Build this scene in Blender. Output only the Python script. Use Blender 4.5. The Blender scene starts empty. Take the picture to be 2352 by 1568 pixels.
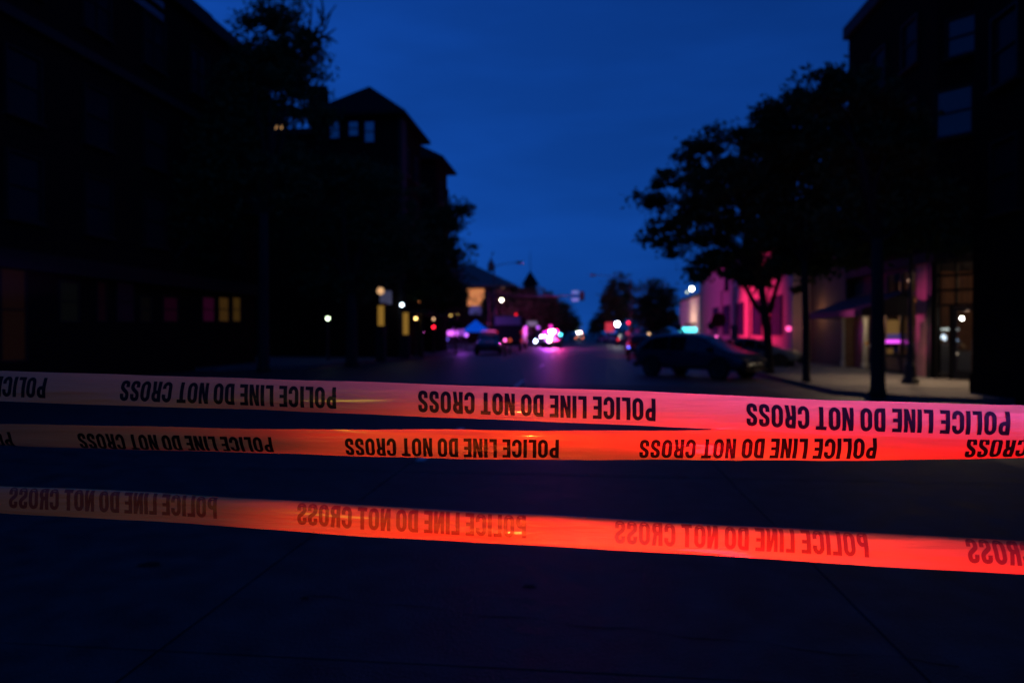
import bpy, math, random
import numpy as np
from mathutils import Vector, Matrix
random.seed(7); rng = np.random.default_rng(7)
R = math.radians
sc = bpy.context.scene
col = sc.collection

# ------------------------------------------------------------------ camera
F = 1568.0                       # focal length in pixels of a 2352 px wide picture (24 mm lens)
YAW = math.atan(164 / F); PITCH = -math.atan(19 / math.hypot(F, 164))
EYE = 1.65
cam = bpy.data.cameras.new('camera'); camo = bpy.data.objects.new('camera', cam); col.objects.link(camo)
camo.location = (0, 0, EYE); camo.rotation_euler = (R(90) + PITCH, 0, YAW)
cam.lens = 24; cam.sensor_width = 36; cam.clip_start = .05; cam.clip_end = 3000
cam.dof.use_dof = True; cam.dof.focus_distance = 1.60; cam.dof.aperture_fstop = 2.1; cam.dof.aperture_blades = 0
sc.camera = camo

# ------------------------------------------------------------------ dusk sky, last glow of the sun, exposure
SUN_EL, SUN_ROT = R(2.0), R(318)
w = bpy.data.worlds.new('World'); sc.world = w; w.use_nodes = True
nt = w.node_tree; nt.nodes.clear()
def wn(t, **k):
    n = nt.nodes.new(t)
    for a, b in k.items(): setattr(n, a, b)
    return n
sky = wn('ShaderNodeTexSky', sky_type='NISHITA', sun_disc=False, sun_elevation=SUN_EL, sun_rotation=SUN_ROT)
sky.altitude = 100; sky.air_density = 1.0; sky.dust_density = 0; sky.ozone_density = 6.0
tint = wn('ShaderNodeMix', data_type='RGBA', blend_type='MULTIPLY'); tint.inputs[0].default_value = 1
tint.inputs[7].default_value = (1.05, .96, 1.55, 1)
# thin cloud veils: a soft noise that varies the sky a little
tc = wn('ShaderNodeTexCoord'); mp = wn('ShaderNodeMapping'); mp.inputs['Scale'].default_value = (1.2, 1.2, 5)
cn = wn('ShaderNodeTexNoise'); cn.inputs['Scale'].default_value = 2.2; cn.inputs['Detail'].default_value = 4
cr = wn('ShaderNodeMapRange'); cr.inputs[1].default_value = .35; cr.inputs[2].default_value = .7
cr.inputs[3].default_value = .88; cr.inputs[4].default_value = 1.16
vm = wn('ShaderNodeVectorMath', operation='SCALE')
bg = wn('ShaderNodeBackground'); bg.inputs[1].default_value = .15
out = wn('ShaderNodeOutputWorld')
L = nt.links.new
m2 = wn('ShaderNodeMapping'); m2.inputs['Scale'].default_value = (1, 1, .25); m2.inputs['Location'].default_value = (0, 0, .31)
nv = wn('ShaderNodeVectorMath', operation='NORMALIZE')     # the blue of the upper sky reaches down to the roofs
L(tc.outputs['Generated'], m2.inputs[0]); L(m2.outputs[0], nv.inputs[0]); L(nv.outputs[0], sky.inputs[0])
L(sky.outputs[0], tint.inputs[6]); L(tc.outputs['Generated'], mp.inputs[0]); L(mp.outputs[0], cn.inputs['Vector'])
L(cn.outputs['Fac'], cr.inputs[0]); L(tint.outputs[2], vm.inputs[0]); L(cr.outputs[0], vm.inputs['Scale'])
L(vm.outputs[0], bg.inputs[0]); L(bg.outputs[0], out.inputs[0])

sc.render.engine = 'CYCLES'
sc.view_settings.view_transform = 'Standard'; sc.view_settings.look = 'None'
sc.view_settings.exposure = 0.0; sc.view_settings.gamma = 1.0; sc.view_settings.use_curve_mapping = False
cy = sc.cycles
cy.use_denoising = True; cy.max_bounces = 5; cy.diffuse_bounces = 2; cy.glossy_bounces = 3; cy.transmission_bounces = 3
cy.transparent_max_bounces = 8; cy.caustics_reflective = False; cy.caustics_refractive = False
cy.sample_clamp_indirect = 3.0; cy.sample_clamp_direct = 0; cy.use_light_tree = True

def lamp(kind, name, loc, power, colr, aim=None, size=.1, cone=60, blend=.5, spread=None):
    l = bpy.data.lights.new(name, kind); l.energy = power; l.color = colr
    if kind in ('POINT', 'SPOT'): l.shadow_soft_size = size
    if kind == 'SPOT': l.spot_size = R(cone); l.spot_blend = blend
    if kind == 'SUN': l.angle = size
    o = bpy.data.objects.new(name, l); col.objects.link(o); o.location = loc
    if aim is not None:
        o.rotation_euler = (Vector(aim) - Vector(loc)).to_track_quat('-Z', 'Y').to_euler()
    return o
# the sun is already below the horizon: only its last soft glow is left
lamp('SUN', 'sun', (0, -20, 30), .004, (.5, .7, 1.0), aim=(0, 20, 0), size=R(20))
# unseen spots added to light the tapes; they stand for an unmodelled emergency vehicle
# (each cone is squashed flat to keep its light on the tapes only)
def fan(name, loc, power, colr, aim, size, cone, blend, flat):
    o = lamp('SPOT', name, loc, power, colr, aim=aim, size=size, cone=cone, blend=blend); o.scale = (1, flat, 1); return o
fan('red_flasher', (-.34, -.45, .55), 110, (1.0, .26, .30), (.36, 1.50, 1.10), .03, 34, .9, .40)
fan('orange_glint_spot', (-.35, -.45, .56), 165, (1.0, .105, .012), (-.08, 1.50, 1.18), .028, 44, .7, .46)  # added for the glint on the tapes
fan('red_tape_uplight', (.46, .72, .42), 165, (1.0, .004, .012), (.50, 1.42, .99), .12, 120, .5, .20)  # added below the view to redden the lower tapes
fan('blue_flasher', (3.6, -.2, 1.41), 5200, (.20, .10, 1.0), (1.0, 1.42, 1.620), .16, 34, .8, .13)
fan('pink_flasher', (2.7, -.3, 1.43), 1900, (.75, .10, 1.0), (.42, 1.45, 1.620), .14, 23, .9, .16)
fan('amber_tape_spot', (-2.0, -2.5, .7), 42, (1.0, .66, .04), (-.15, 1.6, 1.30), .3, 44, .9, .35)  # added for the brown tone at the tapes' left ends

# ------------------------------------------------------------------ picture measurements -> places
def ray(px, py):
    x = (px - 1176) / F; z = -(py - 784) / F; y = 1.
    y, z = y * math.cos(PITCH) - z * math.sin(PITCH), y * math.sin(PITCH) + z * math.cos(PITCH)
    return np.array([x * math.cos(YAW) - y * math.sin(YAW), x * math.sin(YAW) + y * math.cos(YAW), z])
def at(px, py, Y):
    r = ray(px, py); return r / r[1] * Y + np.array([0, 0, EYE])
def atx(px, py, X):
    r = ray(px, py); return r / r[0] * X + np.array([0, 0, EYE])
def proj(p):
    x, y, z = p[0], p[1], p[2] - EYE
    cx = x * math.cos(YAW) + y * math.sin(YAW); cyy = -x * math.sin(YAW) + y * math.cos(YAW)
    c2 = cyy * math.cos(PITCH) + z * math.sin(PITCH); z2 = -cyy * math.sin(PITCH) + z * math.cos(PITCH)
    return 1176 + F * cx / c2, 784 - F * z2 / c2

# ------------------------------------------------------------------ materials
MATS = {}
def mat(name, base=(.2, .2, .2), rough=.6, metal=0, spec=.5, noise=0, nscale=5, bump=0, bscale=40, emit=None, es=0,
        base2=None, trans=0, stretch=None, rough2=None):
    if name in MATS: return MATS[name]
    m = bpy.data.materials.new(name); m.use_nodes = True; t = m.node_tree; b = t.nodes['Principled BSDF']
    b.inputs['Base Color'].default_value = (*base, 1); b.inputs['Roughness'].default_value = rough
    b.inputs['Metallic'].default_value = metal; b.inputs['Specular IOR Level'].default_value = spec
    if emit: b.inputs['Emission Color'].default_value = (*emit, 1); b.inputs['Emission Strength'].default_value = es
    co = t.nodes.new('ShaderNodeTexCoord'); src = co.outputs['Object']
    if stretch:
        mpn = t.nodes.new('ShaderNodeMapping'); mpn.inputs['Scale'].default_value = stretch
        t.links.new(src, mpn.inputs[0]); src = mpn.outputs[0]
    if noise or base2:
        n = t.nodes.new('ShaderNodeTexNoise'); n.inputs['Scale'].default_value = nscale; n.inputs['Detail'].default_value = 6
        t.links.new(src, n.inputs['Vector'])
        mr = t.nodes.new('ShaderNodeMapRange'); mr.inputs[1].default_value = .3; mr.inputs[2].default_value = .7
        t.links.new(n.outputs['Fac'], mr.inputs[0])
        mx = t.nodes.new('ShaderNodeMix'); mx.data_type = 'RGBA'
        b2 = base2 or tuple(c * (1 - noise) for c in base)
        mx.inputs[6].default_value = (*base, 1); mx.inputs[7].default_value = (*b2, 1)
        t.links.new(mr.outputs[0], mx.inputs[0]); t.links.new(mx.outputs[2], b.inputs['Base Color'])
        if rough2 is not None:
            rr = t.nodes.new('ShaderNodeMapRange'); rr.inputs[3].default_value = rough; rr.inputs[4].default_value = rough2
            rr.inputs[1].default_value = .3; rr.inputs[2].default_value = .7
            t.links.new(n.outputs['Fac'], rr.inputs[0]); t.links.new(rr.outputs[0], b.inputs['Roughness'])
    if bump:
        n2 = t.nodes.new('ShaderNodeTexNoise'); n2.inputs['Scale'].default_value = bscale; n2.inputs['Detail'].default_value = 5
        t.links.new(src, n2.inputs['Vector'])
        bp = t.nodes.new('ShaderNodeBump'); bp.inputs['Strength'].default_value = bump; bp.inputs['Distance'].default_value = .02
        t.links.new(n2.outputs['Fac'], bp.inputs['Height']); t.links.new(bp.outputs[0], b.inputs['Normal'])
    if trans:
        o = t.nodes['Material Output']; tr = t.nodes.new('ShaderNodeBsdfTranslucent'); tr.inputs[0].default_value = (*base, 1)
        ms = t.nodes.new('ShaderNodeMixShader'); ms.inputs[0].default_value = trans
        t.links.new(b.outputs[0], ms.inputs[1]); t.links.new(tr.outputs[0], ms.inputs[2]); t.links.new(ms.outputs[0], o.inputs[0])
    MATS[name] = m
    return m
def glass(name, tintc=(.02, .025, .03), refl=.14, seethru=0.0, rough=.04, graze=.9):
    if name in MATS: return MATS[name]
    m = bpy.data.materials.new(name); m.use_nodes = True; t = m.node_tree; t.nodes.clear()
    o = t.nodes.new('ShaderNodeOutputMaterial'); g = t.nodes.new('ShaderNodeBsdfGlossy'); g.inputs['Roughness'].default_value = rough
    if seethru: d = t.nodes.new('ShaderNodeBsdfTransparent'); d.inputs[0].default_value = (seethru, seethru, seethru, 1)
    else: d = t.nodes.new('ShaderNodeBsdfDiffuse'); d.inputs[0].default_value = (*tintc, 1)
    lw = t.nodes.new('ShaderNodeLayerWeight'); lw.inputs[0].default_value = .35
    mr = t.nodes.new('ShaderNodeMapRange'); mr.inputs[3].default_value = refl; mr.inputs[4].default_value = graze
    ms = t.nodes.new('ShaderNodeMixShader')
    t.links.new(lw.outputs['Facing'], mr.inputs[0]); t.links.new(mr.outputs[0], ms.inputs[0])
    pw = t.nodes.new('ShaderNodeMath'); pw.operation = 'POWER'; pw.inputs[1].default_value = 3
    t.links.new(lw.outputs['Facing'], pw.inputs[0]); t.links.new(pw.outputs[0], mr.inputs[0])
    t.links.new(d.outputs[0], ms.inputs[1]); t.links.new(g.outputs[0], ms.inputs[2]); t.links.new(ms.outputs[0], o.inputs[0])
    MATS[name] = m
    return m
def emis(name, c, s): return mat('light_' + name, base=(.02, .02, .02), emit=c, es=s, rough=.9, spec=0)

asphalt = mat('asphalt', (.018, .019, .021), .56, spec=.55, base2=(.030, .031, .034), nscale=1.3, bump=.25, bscale=70)
slabm = mat('worn_concrete_road', (.015, .015, .017), .60, spec=.22, base2=(.060, .058, .058), nscale=3.4, bump=.6, bscale=60, rough2=.72)
gapm = mat('joint_tar', (.013, .013, .014), .9, spec=.1)
pave = mat('pavement_concrete', (.11, .105, .10), .85, spec=.3, base2=(.15, .145, .135), nscale=2.5, bump=.2, bscale=50)
kerbm = mat('kerb_stone', (.10, .10, .095), .8, noise=.2, nscale=4)
paint = mat('road_paint', (.62, .62, .60), .45, noise=.35, nscale=14, bump=.1)
soil = mat('ground_soil', (.035, .034, .03), .95, noise=.3)
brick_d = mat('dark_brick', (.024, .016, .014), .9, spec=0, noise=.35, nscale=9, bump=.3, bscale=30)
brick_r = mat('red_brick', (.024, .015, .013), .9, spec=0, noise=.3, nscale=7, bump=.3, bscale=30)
stone = mat('grey_stone', (.03, .029, .03), .85, spec=.2, noise=.2)
trim = mat('dark_trim', (.014, .014, .015), .7, spec=.2)
palem = mat('pale_metal', (.45, .47, .50), .4, metal=.5)
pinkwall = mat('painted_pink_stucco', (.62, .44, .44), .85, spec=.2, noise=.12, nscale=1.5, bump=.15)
palewall = mat('pale_stucco', (.60, .54, .47), .85, noise=.12, nscale=2)
roofm = mat('slate_roof', (.018, .020, .023), .9, spec=0, noise=.3, nscale=12)
roofg = mat('green_copper_roof', (.045, .10, .085), .6, noise=.3, nscale=5)
winglass = glass('window_glass', refl=.004, graze=.12)
shopglass = glass('shop_glass', refl=.05, seethru=.93, rough=.02)
bark = mat('bark', (.022, .018, .015), .95, noise=.4, nscale=6, bump=.6, bscale=25, stretch=(1, 1, .25))
leaf = mat('leaf_green', (.052, .090, .034),   .7, spec=.08, base2=(.085, .125, .046), nscale=.9, trans=.25)
leaf2 = mat('leaf_dark_green', (.042, .072, .030),   .7, spec=.08, base2=(.070, .105, .038), nscale=.9, trans=.25)
metal_d = mat('dark_painted_metal', (.02, .022, .022), .45, spec=.5)

# ------------------------------------------------------------------ mesh helpers
class MB:
    def __init__(s): s.v = []; s.f = []
    def add(s, vs, fs):
        n = len(s.v); s.v += [tuple(map(float, p)) for p in vs]; s.f += [tuple(i + n for i in f) for f in fs]; return s
    def box(s, a, b, rot=0, o=(0, 0, 0)):
        (x0, y0, z0), (x1, y1, z1) = a, b
        vs = [(x, y, z) for z in (z0, z1) for y in (y0, y1) for x in (x0, x1)]
        if rot:
            c, n = math.cos(rot), math.sin(rot); vs = [(o[0] + x * c - y * n, o[1] + x * n + y * c, o[2] + z) for x, y, z in vs]
        else: vs = [(x + o[0], y + o[1], z + o[2]) for x, y, z in vs]
        return s.add(vs, [(0, 2, 3, 1), (4, 5, 7, 6), (0, 1, 5, 4), (2, 6, 7, 3), (0, 4, 6, 2), (1, 3, 7, 5)])
    def prism(s, pts, z0, z1):
        n = len(pts); vs = [(*p, z0) for p in pts] + [(*p, z1) for p in pts]
        return s.add(vs, [tuple(range(n))[::-1], tuple(range(n, 2 * n))] + [(i, (i + 1) % n, (i + 1) % n + n, i + n) for i in range(n)])
    def tube(s, pts, rads, seg=8, caps=True):
        pts = [Vector(p) for p in pts]; vs = []
        for i, p in enumerate(pts):
            d = (pts[min(i + 1, len(pts) - 1)] - pts[max(i - 1, 0)]).normalized()
            a = d.orthogonal().normalized() if abs(d.z) < .99 else Vector((1, 0, 0))
            if abs(d.z) < .99: a = d.cross(Vector((0, 0, 1))).normalized()
            b = d.cross(a)
            r = rads[i] if hasattr(rads, '__len__') else rads
            for k in range(seg):
                t = 2 * math.pi * k / seg; vs.append(p + (a * math.cos(t) + b * math.sin(t)) * r)
        n = len(pts); fs = [(i * seg + k, i * seg + (k + 1) % seg, (i + 1) * seg + (k + 1) % seg, (i + 1) * seg + k) for i in range(n - 1) for k in range(seg)]
        if caps: fs += [tuple(range(seg))[::-1], tuple(range((n - 1) * seg, n * seg))]
        return s.add(vs, fs)
    def lathe(s, prof, seg=16, o=(0, 0, 0), axis='z'):
        vs = []; n = len(prof)
        for r, z in prof:
            for k in range(seg):
                t = 2 * math.pi * k / seg; p = (r * math.cos(t), r * math.sin(t), z)
                if axis == 'y': p = (p[0], z, p[1])
                vs.append((p[0] + o[0], p[1] + o[1], p[2] + o[2]))
        fs = [(i * seg + k, i * seg + (k + 1) % seg, (i + 1) * seg + (k + 1) % seg, (i + 1) * seg + k) for i in range(n - 1) for k in range(seg)]
        fs += [tuple(range(seg))[::-1], tuple(range((n - 1) * seg, n * seg))]
        return s.add(vs, fs)
    def sphere(s, c, r, seg=12, rings=8, sq=1):
        return s.lathe([(max(1e-3, r * math.sin(math.pi * i / rings)), -r * sq * math.cos(math.pi * i / rings)) for i in range(rings + 1)], seg, c)
    def mesh(s, name, m, smooth=False):
        me = bpy.data.meshes.new(name); me.from_pydata(s.v, [], s.f); me.materials.append(m)
        if smooth: me.polygons.foreach_set('use_smooth', [True] * len(me.polygons))
        me.update(); return me
    def build(s, name, m, parent=None, smooth=False, kind=None, label=None, mods=None):
        o = bpy.data.objects.new(name, s.mesh(name, m, smooth)); col.objects.link(o); o.parent = parent
        if kind: o['kind'] = kind
        if label: o['label'] = label
        if mods:
            b = o.modifiers.new('bevel', 'BEVEL'); b.width = mods; b.segments = 2; b.limit_method = 'ANGLE'
        return o
def thing(name, label, cat, loc=(0, 0, 0), rz=0, group=None, parent=None):
    o = bpy.data.objects.new(name, None); col.objects.link(o); o.location = loc; o.rotation_euler = (0, 0, rz)
    o['label'] = label; o['category'] = cat; o.parent = parent
    if group: o['group'] = group
    o.empty_display_size = .3
    return o
def tag(o, label, cat, group=None):
    o['label'] = label; o['category'] = cat
    if group: o['group'] = group
    return o
def inst(me, name, loc, parent=None, rz=0, scale=None, label=None):
    o = bpy.data.objects.new(name, me); col.objects.link(o); o.parent = parent; o.location = loc; o.rotation_euler = (0, 0, rz)
    if scale: o.scale = scale
    if label: o['label'] = label
    return o
def copy_tree(o, parent=None):
    c = o.copy(); col.objects.link(c); c.parent = parent
    for ch in o.children: copy_tree(ch, c)
    return c

# ------------------------------------------------------------------ ground, road, pavements
MB().add([(-1500, -300, -.12), (1500, -300, -.12), (1500, 2500, -.12), (-1500, 2500, -.12)], [(0, 1, 2, 3)]).build('ground', soil, kind='structure')
road = MB()
road.add([(-10.4, 17, 0), (6.9, 17, 0), (9.3, 31, 0), (9.3, 900, 0), (-10.4, 900, 0)], [(0, 1, 2, 3, 4)])
road.add([(-60, -14, 0), (60, -14, 0), (60, 17, 0), (-60, 17, 0)], [(0, 1, 2, 3)])
road.add([(-60, 17, 0), (-10.4, 17, 0), (-10.4, 46.3, 0), (-12.86, 30.8, 0), (-16, 28.3, 0), (-60, 28.3, 0)], [(0, 1, 2, 3, 4, 5)])
road = road.build('road', asphalt, kind='structure')
# concrete slabs of the carriageway with open joints between them
xs = [-9.6, -5.9, -2.18, 1.62, 5.3]; ys = [1.2] + [3.3 + 4.6 * i for i in range(5)]
for i in range(len(xs) - 1):
    for j in range(len(ys) - 1):
        a, b, c, d = xs[i] + .009, xs[i + 1] - .009, ys[j] + .007, ys[j + 1] - .007
        dz = random.uniform(.010, .0135)
        MB().box((a, c, .004), (b, d, dz)).build('road_slab', slabm, road)
# crack that wanders across the near lane
ck = MB(); p0 = at(700, 1372, 1); 
def gnd(px, py, z=0):
    r = ray(px, py); return Vector(r * (-(EYE - z) / r[2])) + Vector((0, 0, EYE))
ca, cb = gnd(700, 1372), gnd(2200, 1535)
pts = []
for i in range(41):
    p = ca.lerp(cb, i / 40); pts.append((p.x, p.y + .02 * math.sin(i * .9) + random.uniform(-.012, .012)))
ck.add([(x, y + s * (.004 + .003 * math.sin(k)), .0165) for k, (x, y) in enumerate(pts) for s in (-1, 1)],
       [(2 * i, 2 * i + 2, 2 * i + 3, 2 * i + 1) for i in range(40)])
ck.build('road_crack', gapm, road)
for px, py, r in ((345, 1300, .08), (1215, 1352, .045), (700, 1378, .03)):
    g = gnd(px, py); q = MB(); n = 14
    q.add([(g.x + r * (1 + .25 * math.sin(5 * k)) * math.cos(2 * math.pi * k / n), g.y + .7 * r * math.sin(2 * math.pi * k / n), .0168) for k in range(n)], [tuple(range(n))])
    q.build('tar_spot', gapm, road)
for k in range(9):
    y0 = 8.55 + 12.2 * k
    MB().add([(-2.14, y0, .0175), (-2.02, y0, .0175), (-2.02, y0 + 3.05, .0175), (-2.14, y0 + 3.05, .0175)], [(0, 1, 2, 3)]).build('painted_dash', paint, road)
MB().add([(6.35, 36, .0175), (6.45, 36, .0175), (6.45, 400, .0175), (6.35, 400, .0175)], [(0, 1, 2, 3)]).build('painted_edge_line', paint, road)

def kerb_line(mb, pts, wdt=.16, z1=.135):
    for (x0, y0), (x1, y1) in zip(pts[:-1], pts[1:]):
        L_ = math.hypot(x1 - x0, y1 - y0); n = max(1, int(L_ / 1.8)) if L_ < 60 else 20
        for i in range(n):
            t0, t1 = i / n, (i + 1) / n; ax, ay = x0 + (x1 - x0) * t0, y0 + (y1 - y0) * t0
            ang = math.atan2(y1 - y0, x1 - x0); l = L_ / n
            mb.box((.006, 0, -.1), (l - .006, wdt, z1), ang, (ax, ay, 0))
pr = MB(); pr.prism([(6.9, 19.3), (8.0, 17.6), (9.6, 17.0), (40, 17.0), (40, 300), (9.46, 300), (9.46, 31.5), (6.9, 30)], -.1, .12)
pavr = pr.build('pavement', pave, kind='structure')
k = MB(); kerb_line(k, [(9.3, 300), (9.3, 31.4), (6.74, 29.9), (6.74, 19.2), (7.9, 17.45), (9.6, 16.84), (40, 16.84)]); k.build('kerb', kerbm, pavr)
pl = MB(); pl.prism([(-60, 28.6), (-16, 28.6), (-13.0, 31.0), (-10.56, 46.3), (-10.56, 300), (-60, 300)], -.1, .12)
pavl = pl.build('pavement', pave, kind='structure')
k = MB(); kerb_line(k, [(-60, 28.44), (-16, 28.44), (-12.85, 30.9), (-10.4, 46.3), (-10.4, 300)][::1], .16); k.build('kerb', kerbm, pavl)
for i in range(3):
    for j in range(12):
        x0 = 7.15 + i * 1.55; y0 = 19.8 + j * 1.5
        if x0 + 1.5 > 9.3 and y0 > 60: continue
        MB().box((x0, y0, .12), (x0 + 1.53, y0 + 1.48, .128 + random.uniform(0, .004))).build('paving_slab', pave, pavr)

# ------------------------------------------------------------------ police tape
GL = {}
def quad(a, b, c, d): return ('q', [a, b, c, d])          # a-b bottom edge, d-c top edge
def arc(cx, cy, rx, ry, a0, a1, n=14): return [(cx + rx * math.cos(R(a0 + (a1 - a0) * i / n)), cy + ry * math.sin(R(a0 + (a1 - a0) * i / n))) for i in range(n + 1)]
S_ = .175; H = S_ / 2
def ring(wd, parts='full'):
    rx = wd / 2 - H; ry = .20; cx = wd / 2
    top = arc(cx, 1 - H - ry, rx, ry, 0, 180); bot = arc(cx, H + ry, rx, ry, 180, 360)
    return top, bot
def rect(x0, x1, y0=0, y1=1): return quad((x0, y0), (x1, y0), (x1, y1), (x0, y1))
t_, b_ = ring(.49)
GL['O'] = (.49, [('s', t_ + b_ + [t_[0]])])
GL['C'] = (.48, [('s', [(.48 - H, .635)] + t_ + b_ + [(.48 - H, .365)])])
GL['I'] = (.18, [rect(0, .18)])
GL['L'] = (.38, [rect(0, .18), rect(.18, .38, 0, .165)])
GL['E'] = (.40, [rect(0, .18), rect(.18, .40, 0, .16), rect(.18, .375, .42, .575), rect(.18, .40, .84, 1)])
GL['T'] = (.46, [rect(.14, .32, 0, .835), rect(0, .46, .835, 1)])
GL['N'] = (.47, [rect(0, .16), rect(.31, .47), quad((.29, 0), (.43, 0), (.18, 1), (.04, 1))])
def bowl(y0, y1, x0, x1):
    ry = (y1 - y0) / 2 - H; cx = x1 - H - .13; cyc = (y0 + y1) / 2
    ryy = min(ry, .17)
    return [(x0, y1 - H), (cx, y1 - H)] + arc(cx, y1 - H - ryy, .13, ryy, 90, 0, 8)[1:] + arc(cx, y0 + H + ryy, .13, ryy, 0, -90, 8) + [(x0, y0 + H)]
GL['D'] = (.47, [rect(0, .18), ('s', bowl(0, 1, .17, .47))])
GL['P'] = (.46, [rect(0, .18), ('s', bowl(.42, 1, .17, .46))])
GL['R'] = (.47, [rect(0, .18), ('s', bowl(.45, 1, .17, .46)), quad((.30, 0), (.47, 0), (.40, .50), (.23, .50))])
def catmull(ps, n=5):
    o = []
    q = [ps[0]] + ps + [ps[-1]]
    for i in range(1, len(q) - 2):
        for k in range(n):
            t = k / n; o.append(tuple(.5 * ((2 * q[i][j]) + (-q[i - 1][j] + q[i + 1][j]) * t + (2 * q[i - 1][j] - 5 * q[i][j] + 4 * q[i + 1][j] - q[i + 2][j]) * t * t + (-q[i - 1][j] + 3 * q[i][j] - 3 * q[i + 1][j] + q[i + 2][j]) * t ** 3) for j in (0, 1)))
    return o + [ps[-1]]
GL['S'] = (.45, [('s', catmull([(.45 - H, .66), (.45 - H, .76), (.335, .87), (.225, .912), (.12, .875), (H, .77), (H, .68), (.13, .585), (.31, .43), (.45 - H, .33), (.45 - H, .23), (.33, .125), (.225, .088), (.115, .125), (H, .23), (H, .34)]))])
PH = 'POLICE LINE DO NOT CROSS'

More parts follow.
